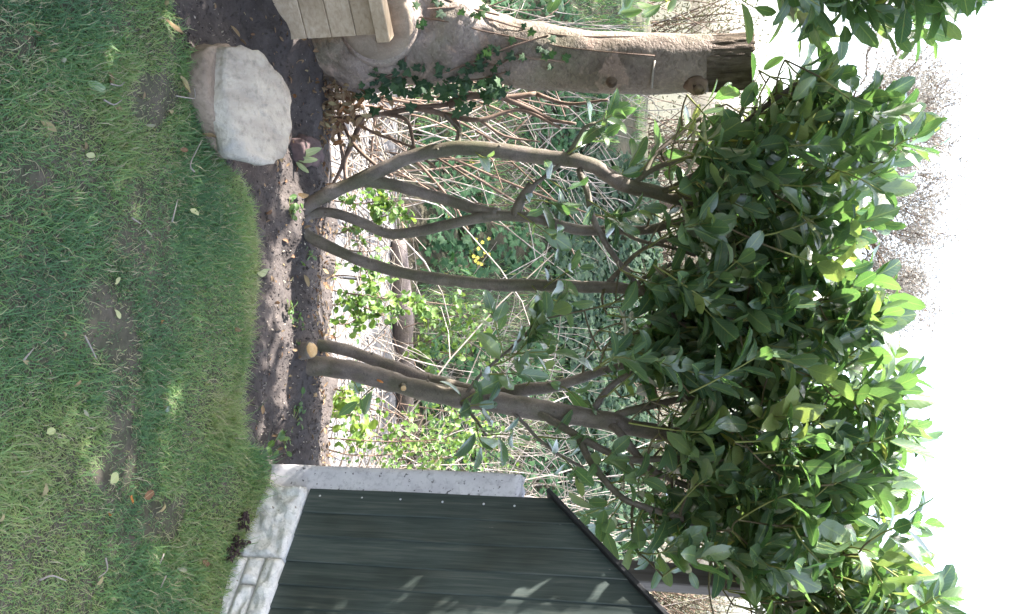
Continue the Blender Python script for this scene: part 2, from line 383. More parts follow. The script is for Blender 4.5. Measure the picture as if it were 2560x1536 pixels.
def wood_mat(name, cs, along=(0.5, 9, 9), sc_=6, rough=0.7, bs=0.3, wear=None, spec=0.3, knots=None):
    mt, t, b = mat_new(name)
    oi = nd(t, 'ShaderNodeObjectInfo'); tcn = nd(t, 'ShaderNodeTexCoord')
    va = nd(t, 'ShaderNodeVectorMath', operation='ADD'); t.links.new(tcn.outputs['Object'], va.inputs[0])
    cb = nd(t, 'ShaderNodeCombineXYZ')
    k = math_(t, 'MULTIPLY', oi.outputs['Random'], 37.0)
    for q in range(3): t.links.new(k, cb.inputs[q])
    t.links.new(cb.outputs[0], va.inputs[1])
    n1 = noise(t, sc_, 6, 0.6, va.outputs[0], along, 0.6); n2 = noise(t, 3.0, 3, 0.5, va.outputs[0])
    c = ramp(t, [(0.3 + 0.4 * i / (len(cs) - 1), q) for i, q in enumerate(cs)], n1)
    c = mix(t, c, mix(t, c, (0.68, 0.66, 0.62), 1.0, 'MULTIPLY'), ramp(t, [(0.42, (0, 0, 0)), (0.65, (1, 1, 1))], n2))
    c = mix(t, c, mix(t, c, (0.82, 0.82, 0.82), 1.0, 'MULTIPLY'), oi.outputs['Random'])
    if wear:
        n3 = noise(t, 9, 6, 0.7, va.outputs[0], wear[1])
        c = mix(t, c, wear[0], ramp(t, [(wear[2], (0, 0, 0)), (wear[2] + 0.05, (1, 1, 1))], n3))
    t.links.new(c, b.inputs['Base Color']); b.inputs['Roughness'].default_value = rough; b.inputs['Specular IOR Level'].default_value = spec
    bump(t, b, n1, bs, 0.003)
    return mt
M['pine'] = wood_mat('pale_timber', [(0.42, 0.315, 0.21), (0.55, 0.425, 0.295), (0.63, 0.51, 0.375)], (0.6, 10, 10), 7, 0.7, 0.3)
M['green_board'] = wood_mat('green_stain', [(0.034, 0.048, 0.045), (0.056, 0.073, 0.067), (0.095, 0.106, 0.094)], (14, 14, 0.7), 6, 0.62, 0.4, ((0.22, 0.21, 0.19), (10, 10, 1.6), 0.70))
M['black_trim'] = wood_mat('black_trim', [(0.018, 0.018, 0.020), (0.03, 0.03, 0.032)], (1, 9, 9), 6, 0.6, 0.3)
M['red_wood'] = wood_mat('red_brown_stain', [(0.055, 0.022, 0.020), (0.095, 0.036, 0.030)], (9, 9, 0.6), 6, 0.7, 0.3)
M['grey_post'] = wood_mat('grey_post', [(0.10, 0.085, 0.078), (0.16, 0.14, 0.13), (0.21, 0.19, 0.175)], (9, 9, 0.5), 6, 0.75, 0.3)
def plain(name, c, rough=0.5, metal=0.0):
    mt, t, b = mat_new(name); n = noise(t, 60, 3)
    t.links.new(mix(t, c, tuple(q * 0.7 for q in c), n), b.inputs['Base Color']); b.inputs['Roughness'].default_value = rough; b.inputs['Metallic'].default_value = metal
    return mt
M['nail'] = plain('galvanised', (0.62, 0.62, 0.62), 0.5, 0.3)
M['petal'] = plain('yellow_petal', (0.75, 0.62, 0.08), 0.6)
M['bud'] = leaf_mat('bud', [(0, (0.10, 0.098, 0.085)), (1, (0.17, 0.17, 0.14))], [(0, (0.12, 0.11, 0.10)), (1, (0.2, 0.2, 0.17))], 0.8, 0.3, (0.3, 0.28, 0.26))
M['chip'] = plain('chip', (0.50, 0.43, 0.34), 0.8)
M['orange_paint'] = plain('orange_paint', (0.55, 0.20, 0.05), 0.8)

# ------------------------------------------------------------------ ground
EDGE_UV = [(-600, 300), (-300, 340), (-100, 380), (0, 405), (60, 432), (110, 452), (200, 482), (330, 520), (400, 560), (440, 600), (520, 632), (600, 648),
           (700, 645), (800, 632), (870, 618), (940, 600), (1000, 590), (1080, 586), (1120, 606), (1150, 655), (1200, 720), (1400, 720), (1800, 720)]
_e = np.array([tuple(G(u, v, 0)) for u, v in EDGE_UV])
def edge_y(x):
    x = np.asarray(x, float); return np.interp(x, _e[:, 0], _e[:, 1]) + 0.016 * vn(x * 9, x * 0 + .7) + 0.010 * vn(x * 31, x * 0 + 5.3)
BACK = 3.78
def back_y(x): return BACK + 0.05 * vn(np.asarray(x) * 3, 0 * np.asarray(x) + 2.2)
def lawn_z(x, y): return 0.018 * vn(x * 2.2, y * 2.2) + 0.008 * vn(x * 7, y * 7)
def bed_z(x, y):
    e = edge_y(x); t = np.clip((y - e) / 0.12, 0, 1)
    z = -0.045 + 0.018 * t + 0.022 * fbm(x * 6, y * 6) + 0.005 * fbm(x * 17, y * 17, 1.0, 2)
    z = z + 0.05 * np.exp(-((y - 3.45) / 0.16) ** 2)
    k = np.clip((y - back_y(x)) / 0.30, 0, 1)
    return z - 0.62 * k * k * (3 - 2 * k)
PAVE_Z = -0.60
def bank_z(x, y):
    t = np.clip((y - 6.45) / 4.3, 0, 1)
    z = PAVE_Z - 0.03 + 1.55 * (t ** 0.85) + 0.06 * fbm(x * 0.9, y * 0.9) * np.clip((y - 6.4) / 0.8, 0, 1)
    return z
def grid(xs, yfun, zfun, ny, name, mat, T=None):
    T = (np.linspace(0, 1, ny) if T is None else T)[None]; ny = T.shape[1]
    X = np.repeat(xs[:, None], ny, 1)
    y0, y1 = yfun(xs); Y = y0[:, None] * (1 - T) + y1[:, None] * T
    Z = zfun(X, Y)
    nx = len(xs); i = np.arange(nx - 1)[:, None] * ny; j = np.arange(ny - 1)[None]
    q = np.stack([i + j, i + ny + j, i + ny + j + 1, i + j + 1], -1).reshape(-1, 4)
    mb = MB(); mb.add(np.stack([X, Y, Z], -1).reshape(-1, 3), q)
    o = mb.build(name, mat); tag(o, kind='structure'); return o
xs_f = np.concatenate([np.linspace(-14, -2, 25)[:-1], np.linspace(-2, 2, 360), np.linspace(2, 14, 25)[1:]])
lawn = grid(xs_f, lambda x: (np.full_like(x, -14.0), edge_y(x)), lawn_z, 0, 'lawn', M['lawn_soil'], np.concatenate([np.linspace(0, 0.88, 16), np.linspace(0.89, 1, 80)]))
# turf edge: a small raw earth face dropping into the bed
def lip():
    mb = MB(); xs = np.linspace(-2, 2, 300); y = edge_y(xs)
    rows = [(0.0, 0.0), (0.012, -0.02), (0.008, -0.05), (0.0, -0.09)]
    V = np.stack([np.stack([xs, y + a + 0.012 * vn(xs * 18, xs * 0 + k), lawn_z(xs, y) + b], -1) for k, (a, b) in enumerate(rows)], 1)
    n = len(rows); i = np.arange(len(xs) - 1)[:, None] * n; j = np.arange(n - 1)[None]
    mb.add(V.reshape(-1, 3), np.stack([i + j, i + n + j, i + n + j + 1, i + j + 1], -1).reshape(-1, 4))
    tag(mb.build('turf_edge', M['soil']), kind='structure')
lip()
soil_bed = grid(xs_f, lambda x: (edge_y(x) - 0.06, np.full_like(x, BACK + 0.45)), bed_z, 130, 'soil_bed', M['soil'])
# path beyond, a step lower: flags
pg = MB(); pg.add([(-14, 4.0, PAVE_Z - 0.012), (14, 4.0, PAVE_Z - 0.012), (14, 6.55, PAVE_Z - 0.012), (-14, 6.55, PAVE_Z - 0.012)], [(0, 1, 2, 3)])
path = tag(pg.build('path', M['bank_soil']), kind='structure')
k = 0
flag_mesh = None
for ix in range(-5, 6):
    for iy in range(4):
        mb = MB(); sx, sy = 0.60, 0.588
        c = (ix * 0.61 + 0.13 + (0.3 if iy % 2 else 0), 4.34 + iy * 0.597, PAVE_Z - 0.02)
        if flag_mesh is None:
            mb.box((0, 0, 0), (sx, sy, 0.045), None, 0.5, 0.006); flag_mesh = mb.mesh('flagstone', M['paving'], smooth=False)
        o = bpy.data.objects.new('flagstone', flag_mesh); col.objects.link(o); o.parent = path
        o.location = c; o.rotation_euler = (random.uniform(-.008, .008), random.uniform(-.008, .008), random.uniform(-.01, .01))
xs_b = np.concatenate([-np.geomspace(9, 500, 14)[::-1], np.linspace(-8, 8, 90), np.geomspace(9, 500, 14)])
bank = grid(xs_b, lambda x: (np.full_like(x, 6.45), np.full_like(x, 12.0)), bank_z, 60, 'bank', M['bank_soil'])
mb = MB()
xx = [-600, 600]
mb.add([(-600, -600, -0.7), (600, -600, -0.7), (600, 6.44, -0.72), (-600, 6.44, -0.72)], [(0, 1, 2, 3)])
mb.add([(-600, 11.95, 0.86), (600, 11.95, 0.86), (600, 900, 0.86), (-600, 900, 0.86)], [(0, 1, 2, 3)])
tag(mb.build('ground', M['bank_soil']), kind='structure')

# ------------------------------------------------------------------ grass
BARE = [(985, 300, 260, 62), (830, 290, 160, 40), (1120, 290, 120, 50), (660, 320, 110, 34), (285, 385, 60, 60), (545, 345, 60, 22), (60, 20, 60, 40), (430, 20, 60, 50), (1270, 420, 60, 40)]
def grass():
    N = 460000
    x = rng.uniform(-1.75, 1.75, N); y = rng.uniform(1.25, 3.35, N)
    e = edge_y(x); ok = y < e + 0.015
    # keep off the plinth and the wall behind it
    WA, WB = np.array([0.60, 3.10]), np.array([1.60, 2.13])
    dn = np.array([-(WB - WA)[1], (WB - WA)[0]]); dn = dn / np.linalg.norm(dn)
    side = (x - WA[0]) * dn[0] + (y - WA[1]) * dn[1]
    ok &= ~((side > -0.005) & (x > 0.58))
    ok &= ~((x > 0.55) & (y > 3.06))
    x, y, e, side = x[ok], y[ok], e[ok], side[ok]
    u, v, dep = proj(np.stack([x, y, 0 * x], 1))
    den = 0.78 + 0.4 * fbm(x * 3.5, y * 3.5) + 0.25 * vn(x * 13, y * 13)
    bare = np.zeros_like(x); wu = fbm(x * 5, y * 5, 21.0); wv_ = fbm(x * 4.3, y * 4.3, 33.0)
    for (bu, bv, ru, rv) in BARE:
        q = ((u + 55 * wu - bu) / ru) ** 2 + ((v + 42 * wv_ - bv) / rv) ** 2
        bare = np.maximum(bare, np.clip(1.65 - q, 0, 1))
    bare = np.clip(bare * (0.8 + 0.75 * fbm(x * 9, y * 9)), 0, 1)
    near = np.clip(1 - (e - y) / 0.28, 0, 1)
    den = np.clip(den, 0.45, 1) * (1 - 0.84 * bare) + 0.25 * near
    den *= np.where((u < 150) & (v > 330), np.clip(1 - (v - 330) / 140 + 0.2, 0.05, 1), 1)
    keep = rng.random(len(x)) < den
    x, y, e, bare, near, side = x[keep], y[keep], e[keep], bare[keep], near[keep], side[keep]
    n = len(x); z = lawn_z(x, y)
    h = rng.gamma(7, 0.0046, n) * (1 + 0.4 * near) * (1 - 0.45 * bare) * (1 + 0.5 * np.clip(1 + side / 0.12, 0, 1)) * (0.8 + 0.5 * np.clip(vn(x * 5, y * 5), -.5, 1))
    az = rng.uniform(0, 2 * np.pi, n) + 1.2 * vn(x * 4, y * 4, 5.0); tl = rng.uniform(0.35, 1.35, n)
    d = np.stack([np.cos(az) * np.sin(tl), np.sin(az) * np.sin(tl), np.cos(tl)], 1)
    az2 = az + rng.normal(0, 0.5, n); t2 = np.minimum(tl + rng.uniform(0.15, 0.7, n), 1.62)
    d2 = np.stack([np.cos(az2) * np.sin(t2), np.sin(az2) * np.sin(t2), np.cos(t2)], 1)
    wv = nrm(np.cross(d, np.array([0.0, 0, 1]) + 1e-6)) * (rng.uniform(0.0008, 0.0016, n))[:, None]
    b = np.stack([x, y, z - 0.003], 1); mid = b + d * (h * 0.55)[:, None]; tip = mid + d2 * (h * 0.5)[:, None]
    tip[:, 2] = np.maximum(tip[:, 2], z + 0.003)
    V = np.stack([b - wv, b + wv, mid - wv * 0.85, mid + wv * 0.85, tip], 1)
    r = np.clip(0.38 + 0.34 * fbm(x * 2.6, y * 2.6, 3.0) + rng.normal(0, 0.16, n) + 0.13 * near, 0.02, 0.84)  # lighter towards the bed: a sunlit band painted into the blade colour
    straw = rng.random(n) < (0.10 + 0.35 * bare + 0.16 * np.clip(fbm(x * 4, y * 4, 9.0), 0, 1)); r[straw] = rng.uniform(0.84, 1, straw.sum())
    k = (np.arange(n) * 5)[:, None, None]
    T = (np.array([[0, 1, 3], [0, 3, 2], [2, 3, 4]])[None] + k).reshape(-1, 3)
    mb = MB(); mb.add(V.reshape(-1, 3), None, T, np.repeat(r, 5))
    tag(mb.build('grass', M['grass']), 'short matted green lawn grass with yellowing blades', 'grass', kind='stuff')
grass()

# ------------------------------------------------------------------ white brick plinth, boarded panel, concrete post
WA = G(1225, 662); WB = G(1536, 545)
wd = Vector((WB.x - WA.x, WB.y - WA.y, 0)); wlen_view = wd.length; wd.normalize()
wn = Vector((wd.y, -wd.x, 0))
if wn.y > 0: wn = -wn
wrot = Matrix((( wd.x, wn.x, 0), (wd.y, wn.y, 0), (0, 0, 1)))     # local x along wall, y = outward, z up
def on_wall(u, v, off=0.0):
    """pixel -> (distance along wall, height) on the wall plane moved outward by off"""
    o = Vector((WA.x, WA.y, 0)) + wn * off; d = ray(u, v); t = (o - CAM).dot(wn) / d.dot(wn); p = CAM + d * t
    return (p - o).dot(wd), p.z
def wp(s_, off, z): return Vector((WA.x, WA.y, 0)) + wd * s_ + wn * off + Vector((0, 0, z))
def rough_block(mb, s0, s1, z0, z1, y0, y1, amp, seed, nx=7, nz=5):
    """brick: rough front face, flat sides; in world space"""
    n0 = mb.n
    S = np.linspace(s0, s1, nx)[:, None] + np.zeros(nz); Z = np.linspace(z0, z1, nz)[None] + np.zeros((nx, 1))
    ed = np.minimum(np.minimum((S - s0), (s1 - S)) / 0.012, np.minimum((Z - z0), (z1 - Z)) / 0.012).clip(0, 1)
    Y = y1 - 0.006 * (1 - ed) + amp * ed * fbm(S * 25 + seed, Z * 40 + seed, seed * 1.7)
    pts = np.array([tuple(wp(S[a, b], Y[a, b], Z[a, b])) for a in range(nx) for b in range(nz)])
    q = [(a*nz+b, (a+1)*nz+b, (a+1)*nz+b+1, a*nz+b+1) for a in range(nx-1) for b in range(nz-1)]
    back = [tuple(wp(a, y0, b)) for a, b in ((s0, z0), (s1, z0), (s1, z1), (s0, z1))]
    k = nx * nz; pts = np.vstack([pts, back]); tr = []
    bot = [a*nz for a in range(nx)]; top = [a*nz+nz-1 for a in range(nx)]; lf = list(range(nz)); rt = [(nx-1)*nz+b for b in range(nz)]
    for a in range(nx-1): tr.append((bot[a+1], bot[a], k if a < nx//2 else k+1)); tr.append((top[a], top[a+1], k+3 if a < nx//2 else k+2))
    for b in range(nz-1): tr.append((lf[b], lf[b+1], k if b < nz//2 else k+3)); tr.append((rt[b+1], rt[b], k+1 if b < nz//2 else k+2))
    h = nx//2; tr += [(bot[h], k, k+1), (top[h], k+2, k+3)]; h = nz//2; tr += [(lf[h], k+3, k), (rt[h], k+1, k+2)]
    mb.add(pts, q + [(k, k+3, k+2, k+1)], tr)
plinth = tag(empty('brick_plinth', wp(0.2, 0, 0)), 'low white painted brick plinth under the dark green boards', 'plinth wall')
PT = 0.155
mb = MB()
mb.box(wp(0.62, -0.055, PT / 2 - 0.038), (1.24, 0.095, PT + 0.06), wrot, 0.5); recalc(mb.build('mortar', M['mortar'], plinth, smooth=False))
s_a = on_wall(1390, 600)[0]
mb = MB(); rough_block(mb, -0.02, s_a - 0.004, -0.05, PT - 0.004, -0.09, 0.004, 0.016, 3.3, 26, 16); recalc(mb.build('rendered_block', M['white_brick'], plinth))
zc_ = [(-0.05, 0.027), (0.037, 0.089), (0.099, PT)]
for ci, (z0, z1) in enumerate(zc_):
    s = s_a + 0.006 - (0.0 if ci % 2 == 0 else 0.0); first = True
    while s < 1.22:
        ln = 0.215 if not (first and ci % 2) else 0.10
        ln = min(ln, 1.235 - s)
        if ln > 0.03:
            mb = MB(); rough_block(mb, s, s + ln - 0.010, z0, z1, -0.09, 0.008 + random.uniform(-.004, .005), 0.012, ci * 5 + s * 31, 16, 8); recalc(mb.build('brick', M['white_brick'], plinth))
        s += ln; first = False
# boards
panel = tag(empty('boarded_panel', wp(0.4, -0.06, PT)), 'dark green vertical lapped boards with a sloping top, above white plinth', 'fence panel')
BO = -0.034
US = [1232, 1289.5, 1350, 1416, 1476, 1536]
ss = [on_wall(u_, 1000, BO)[0] for u_ in US]
st = float(np.mean(np.diff(ss)))
while ss[-1] < 1.2: ss.append(ss[-1] + st)
tA = on_wall(1255, 1385, BO); tB = on_wall(1536, 1650, BO)
def top_z(s_): return tA[1] + (tB[1] - tA[1]) * (s_ - tA[0]) / (tB[0] - tA[0])
for i in range(len(ss) - 1):
    a, b = ss[i], ss[i + 1] + 0.010
    if a > 1.15: break
    tk = 0.0135; t0 = 0.008
    zb = PT + 0.002
    ztop = lambda s_: top_z(s_) if s_ < 1.0 else top_z(1.0) - (s_ - 1.0)
    nz = 12; V = []
    for kz in range(nz):
        f = kz / (nz - 1)
        for (s_, yy) in ((a, BO + t0 - 0.004), (a + 0.003, BO + t0), (b - .003, BO + tk), (b, BO + tk - .003), (b - .002, BO + t0 + .0015)):
            z = zb + (ztop(s_) - zb) * f
            V.append(tuple(wp(s_ + 0.0012 * math.sin(9 * f + i * 2), yy + 0.0015 * math.sin(7 * f + i), z)))
    q = [(r_*5 + c_, r_*5 + (c_+1) % 5, (r_+1)*5 + (c_+1) % 5, (r_+1)*5 + c_) for r_ in range(nz - 1) for c_ in range(5)]
    tr = [(0, 1, 2), (0, 2, 3), (0, 3, 4)]; e = (nz-1)*5; tr += [(e, e+2, e+1), (e, e+3, e+2), (e, e+4, e+3)]
    mb = MB(); mb.add(V, q, tr); recalc(mb.build('board', M['green_board'], panel, origin=None, smooth=False))
# sloping trim along the top
mb = MB(); p0 = wp(tA[0] - 0.03, 0.0, top_z(tA[0] - 0.03) + 0.006); p1 = wp(1.0, 0.0, top_z(1.0) + 0.006)
dv = (p1 - p0); ln = dv.length; dv.normalize(); nv = wn.copy(); uv_ = dv.cross(nv)
tm = Matrix(((dv.x, nv.x, uv_.x), (dv.y, nv.y, uv_.y), (dv.z, nv.z, uv_.z)))
mb.box((p0 + p1) / 2 - wn * 0.030, (ln, 0.062, 0.016), tm, 0.5, 0.003); recalc(mb.build('capping_strip', M['black_trim'], panel, smooth=False))
mb = MB(); p2 = wp(1.0, 0.0, top_z(1.0)); p3 = wp(1.16, 0, top_z(1.0) - 0.16)
mb.box(wp(-0.005, -0.072, 0.60), (0.05, 0.045, 0.88), wrot); recalc(mb.build('frame_post', M['red_wood'], panel, smooth=False))
mb = MB(); mb.box(wp(0.6, -0.072, 0.35), (1.1, 0.045, 0.07), wrot); recalc(mb.build('rail', M['red_wood'], panel, smooth=False))
mb = MB(); mb.box(wp(0.6, -0.072, 0.85), (1.1, 0.045, 0.07), wrot); recalc(mb.build('rail', M['red_wood'], panel, smooth=False))
for (u_, v_) in ((1240, 800), (1245, 905), (1249, 1001), (1255, 1106), (1260, 1209), (1265, 1286)):
    s_, z_ = on_wall(u_, v_, BO + 0.010); mb = MB()
    mb.tube([wp(s_, BO + 0.002, z_), wp(s_, BO + 0.0105, z_), wp(s_, BO + 0.0125, z_)], [0.0042, 0.0042, 0.0025], 8)
    mb.build('nail_head', M['nail'], panel)
# concrete post
pa = R(19); PY = 3.13
pl, pr = P(1158, 668, PY), P(1229, 668, PY)
pw = 0.101
pn = Vector((-math.sin(pa), -math.cos(pa), 0)); px_ = Vector((math.cos(pa), -math.sin(pa), 0))
pc = (pl + pr) / 2; pc.z = 0
ztop_ = P(1195, 1302, PY).z
post = tag(empty('concrete_post', pc), 'square pale concrete post with broken top beside dark green boards', 'post')
def concrete_post():
    mb = MB(); nz, m_ = 40, 6; V = []; dp = 0.10
    prof = []
    bv = 0.006
    hw = pw / 2
    for k_ in range(m_ + 1): prof.append((-hw + bv + (2*hw - 2*bv) * k_ / m_, 0.0))
    prof += [(hw, -bv), (hw, -dp * 0.5), (hw, -dp + bv), (hw - bv, -dp), (0, -dp), (-hw + bv, -dp), (-hw, -dp + bv), (-hw, -dp * .5), (-hw, -bv)]
    n = len(prof); prof = np.array(prof)
    for k_ in range(nz):
        f = k_ / (nz - 1); z = -0.12 + (ztop_ + 0.12) * f
        for (a, b) in prof:
            p = pc + px_ * a + pn * b
            q = 0.0016 * float(fbm(p.x * 30 + a * 9, z * 30, b * 40 + 3.0))
            z2 = z
            if f > 0.93:
                q -= 0.010 * max(0, float(fbm(a * 45 + 5, z * 55, b * 45))) * (f - 0.93) / 0.07
                z2 = z - 0.03 * (f - 0.93) / 0.07 * max(0.0, float(fbm(a * 30, b * 30, 4.0)) + (0.5 if a > 0.02 else 0.0))
            cdir = Vector((p.x - pc.x, p.y - pc.y, 0)) - pn * (-dp / 2)
            cdir.normalize(); p = p + cdir * q
            V.append((p.x + 0.004 * f, p.y, z2))
    qd = [(r_*n + c_, r_*n + (c_+1) % n, (r_+1)*n + (c_+1) % n, (r_+1)*n + c_) for r_ in range(nz-1) for c_ in range(n)]
    ce = pc - pn * (dp / 2); V.append((ce.x, ce.y, ztop_ - 0.004)); e = (nz-1)*n; tr = [(e + c_, e + (c_+1) % n, len(V)-1) for c_ in range(n)]
    mb.add(V, qd, tr); recalc(mb.build('shaft', M['concrete'], post))
concrete_post()
# grey timber post behind the panel
mb = MB(); g0 = P(1439, 1600, 3.62); g1 = P(1463, 1955, 3.62); ax = (g1 - g0).normalized(); gb = g0 - ax * ((g0.z + 0.75) / ax.z)
g1 = g1 + ax * 0.05
gt = tag(empty('timber_post', (gb.x, gb.y, gb.z)), 'tall grey square timber post rising behind the dark green boards', 'post')
xr = Vector((math.cos(R(-38)), math.sin(R(-38)), 0)); yr = ax.cross(xr).normalized(); xr = yr.cross(ax)
mb.box((gb + g1) / 2, (0.088, 0.088, (g1 - gb).length), Matrix(((xr.x, yr.x, ax.x), (xr.y, yr.y, ax.y), (xr.z, yr.z, ax.z))), 0.5, 0.005)
recalc(mb.build('shaft', M['grey_post'], gt, smooth=False))
mb = MB(); mb.box(g1 + ax * 0.008, (0.10, 0.10, 0.016), Matrix(((xr.x, yr.x, ax.x), (xr.y, yr.y, ax.y), (xr.z, yr.z, ax.z))), 0.5, 0.003); recalc(mb.build('cap', M['grey_post'], gt, smooth=False))

# ------------------------------------------------------------------ timber planter at the trunk
p_r = G(100, 711, -0.02); p_l = G(0, 684, -0.02); pdv = (p_r - p_l); pdv.z = 0; pdv.normalize(); pno = Vector((pdv.y, -pdv.x, 0))
prot = Matrix(((pdv.x, pno.x, 0), (pdv.y, pno.y, 0), (0, 0, 1)))
planter = tag(empty('timber_planter', (p_r.x - 0.3, p_r.y - 0.02, -0.02)), 'raised planter of pale sawn timber planks in front of big trunk', 'planter')
hts = [P(50, v_, p_r.y - 0.03).z for v_ in (697, 759, 821, 883, 938)]
for i in range(4):
    a, b = hts[i] + 0.0015, hts[i + 1] - 0.0015
    ex = random.uniform(-.003, .003); mb = MB()
    c = p_r - pdv * (0.6 - ex) + pno * (-0.018 + random.uniform(-.0015, .0015)); c.z = (a + b) / 2
    mb.box(c, (1.2, 0.036, b - a), prot, 0.5, 0.0025); recalc(mb.build('plank', M['pine'], planter, smooth=False))
c = p_r - pdv * 0.58 + pno * 0.005; c.z = hts[4] + 0.027
mb = MB(); mb.box(c, (1.2, 0.062, 0.052), prot, 0.5, 0.003); recalc(mb.build('cap_rail', M['pine'], planter, smooth=False))
c = p_r - pdv * 0.45 - pno * 0.062; c.z = hts[4] / 2 - 0.03
mb = MB(); mb.box(c, (0.06, 0.05, hts[4] + 0.04), prot, 0.5, 0.003); recalc(mb.build('corner_stake', M['pine'], planter, smooth=False))

# ------------------------------------------------------------------ big cut trunk
TY = 3.60
TS = [(690, -60, 232), (730, -50, 226), (780, -50, 218), (850, -55, 218), (920, -60, 214), (980, -60, 204), (1040, -58, 202), (1100, -48, 202), (1160, -20, 203), (1210, 10, 204),
      (1260, 30, 208), (1330, 52, 218), (1400, 72, 226), (1480, 80, 232), (1560, 82, 235), (1640, 84, 235), (1700, 86, 233), (1750, 87, 232), (1790, 88, 228)]
tb = P(80, 700, TY)
trunk = tag(empty('cut_tree', (tb.x, tb.y, -0.05)), 'thick smooth barked tree trunk sawn off at head height', 'tree trunk')
def trunk_geo():
    sec = []
    for (v_, a, b) in TS:
        c = P((a + b) / 2, v_, TY); dep = (c - CAM).dot(FWD); sec.append((c.x, c.y, c.z, (b - a) / 2 / F * dep))
    sec = np.array(sec); f = np.arange(len(sec)); ff = np.linspace(0, len(sec) - 1, 160)
    S = np.stack([np.interp(ff, f, sec[:, k_]) for k_ in range(4)], 1); sd = 90; th = np.arange(sd) * 2 * np.pi / sd
    V = np.zeros((160, sd, 3))
    V[..., 0] = S[:, None, 0] + S[:, None, 3] * np.cos(th); V[..., 1] = S[:, None, 1] + S[:, None, 3] * np.sin(th) * 0.9; V[..., 2] = S[:, None, 2]
    low = np.clip((1.05 - S[:, 2]) / 0.6, 0, 1)[:, None]
    amp = 0.005 + 0.026 * low
    dsp = amp * fbm(V[..., 0] * 7, V[..., 1] * 7, V[..., 2] * 6) + (0.0012 + 0.009 * low) * fbm(V[..., 0] * 26, V[..., 1] * 26, V[..., 2] * 18)
    V[..., 0] += dsp * np.cos(th); V[..., 1] += dsp * np.sin(th)
    i = np.arange(159)[:, None] * sd; j = np.arange(sd)[None]; jn = (j + 1) % sd
    mb = MB(); mb.add(V.reshape(-1, 3), np.stack([i + j, i + jn, i + sd + jn, i + sd + j], -1).reshape(-1, 4)); mb.build('trunk', M['trunk'], trunk)
    # rotten top, ragged fibres
    a, b = P(88, 1786, TY), P(228, 1786, TY); r0 = (b.x - a.x) / 2; cx = (a.x + b.x) / 2; z0, z1 = a.z, P(150, 1882, TY).z
    nz, sd = 16, 200; th = np.arange(sd) * 2 * np.pi / sd; f = np.linspace(0, 1, nz)[:, None]
    Z = z0 - 0.03 + (z1 - z0 + 0.03) * f + 0 * th
    fib = 0.5 * vn(np.cos(th)[None] * 7 + 3, np.sin(th)[None] * 7, Z * 14) + 0.8 * vn(np.cos(th)[None] * 26 + 3, np.sin(th)[None] * 26, Z * 22)
    RR = r0 * (1.0 - 0.01 * f) + 0.0050 * fib * np.clip(f * 6, 0, 1)
    Z = Z + 0.008 * f ** 6 * vn(np.cos(th)[None] * 11, np.sin(th)[None] * 11, 0 * Z)
    V = np.stack([cx + RR * np.cos(th), TY + RR * np.sin(th) * 0.9, Z], -1).reshape(-1, 3)
    V = np.vstack([V, [[cx, TY, z1 - 0.03]]]); i = np.arange(nz-1)[:, None] * sd; j = np.arange(sd)[None]; jn = (j + 1) % sd
    e = (nz-1)*sd; tr = [(e + k_, e + (k_+1) % sd, len(V)-1) for k_ in range(sd)]
    mb = MB(); mb.add(V, np.stack([i + j, i + jn, i + sd + jn, i + sd + j], -1).reshape(-1, 4), tr); o = mb.build('rotten_top', M['rot'], trunk); o['label'] = 'dark ragged rotten wood at the sawn top'
    # old sawn limb face low on the trunk
    c = P(62, 945, TY - 0.24); nr = Vector((0.30, -0.93, 0.22)).normalized()
    back = c - nr * 0.14
    mb = MB(); path_ = [back, c - nr * 0.06, c - nr * 0.012, c + nr * 0.004]
    mb.tube(path_, [0.18, 0.160, 0.150, 0.140], 40, 0.5, 0.05, True, 9.0); o = mb.build('limb_stub', M['trunk'], trunk)
    mb = MB(); mb.tube([c - nr * 0.01, c + nr * 0.005, c + nr * 0.008, c + nr * 0.006, c + nr * 0.001], [0.138, 0.135, 0.118, 0.06, 0.02], 40, 0.5, 0.04, True, 12.0); mb.build('sawn_face', M['cut'], o)
    # knots and a stub twig
    for (v_, u_, r_) in ((1530, 205, 0.020), (1745, 218, 0.032)):
        q = P(u_, v_, TY - 0.072); nn = Vector((0.55, -0.8, 0.1)).normalized(); mb = MB()
        mb.tube([q - nn * 0.035, q, q + nn * 0.012, q + nn * 0.018, q + nn * 0.008], [r_ * 1.4, r_ * 1.1, r_ * 0.9, r_ * 0.6, r_ * 0.3], 14, 0.5, 0.25, True, 40)
        mb.build('knot', M['dead_branch'], trunk)
    mb = MB(); q = [P(u_, v_, TY - yy) for (u_, v_, yy) in ((152, 1637, .108), (170, 1633, .108), (195, 1631, .100), (221, 1629, .078))]
    mb.tube(q, [0.0045, 0.005, 0.005, 0.004], 7); tag(mb.build('dry_stick', M['dry_stem'], origin=tuple(q[0])), 'short pale stick lying across the big trunk bark', 'stick')
    mb = MB()
    for k_ in range(5):
        t0 = random.uniform(1.35, 1.7); ptsv = []
        for h_ in np.linspace(0, 1, 9):
            vv = 1080 + 560 * h_; row = np.array([[r_[0], r_[1], r_[2]] for r_ in TS]); a = np.interp(vv, row[:, 0], row[:, 1]); b = np.interp(vv, row[:, 0], row[:, 2])
            fu = 0.2 + 0.13 * k_ + 0.05 * math.sin(5 * h_ + k_); un = -1 + 2 * fu
            c_ = P((a + b) / 2, vv, TY); rad_ = (b - a) / 2 / F * 3.5
            ptsv.append((c_.x + rad_ * un, c_.y - 0.9 * rad_ * math.sqrt(1 - un * un) - 0.004, c_.z))
        if k_ in (0, 2): mb.tube(ptsv, 0.0032, 5)
    mb.build('root_strand', M['dead_branch'], trunk)
trunk_geo()

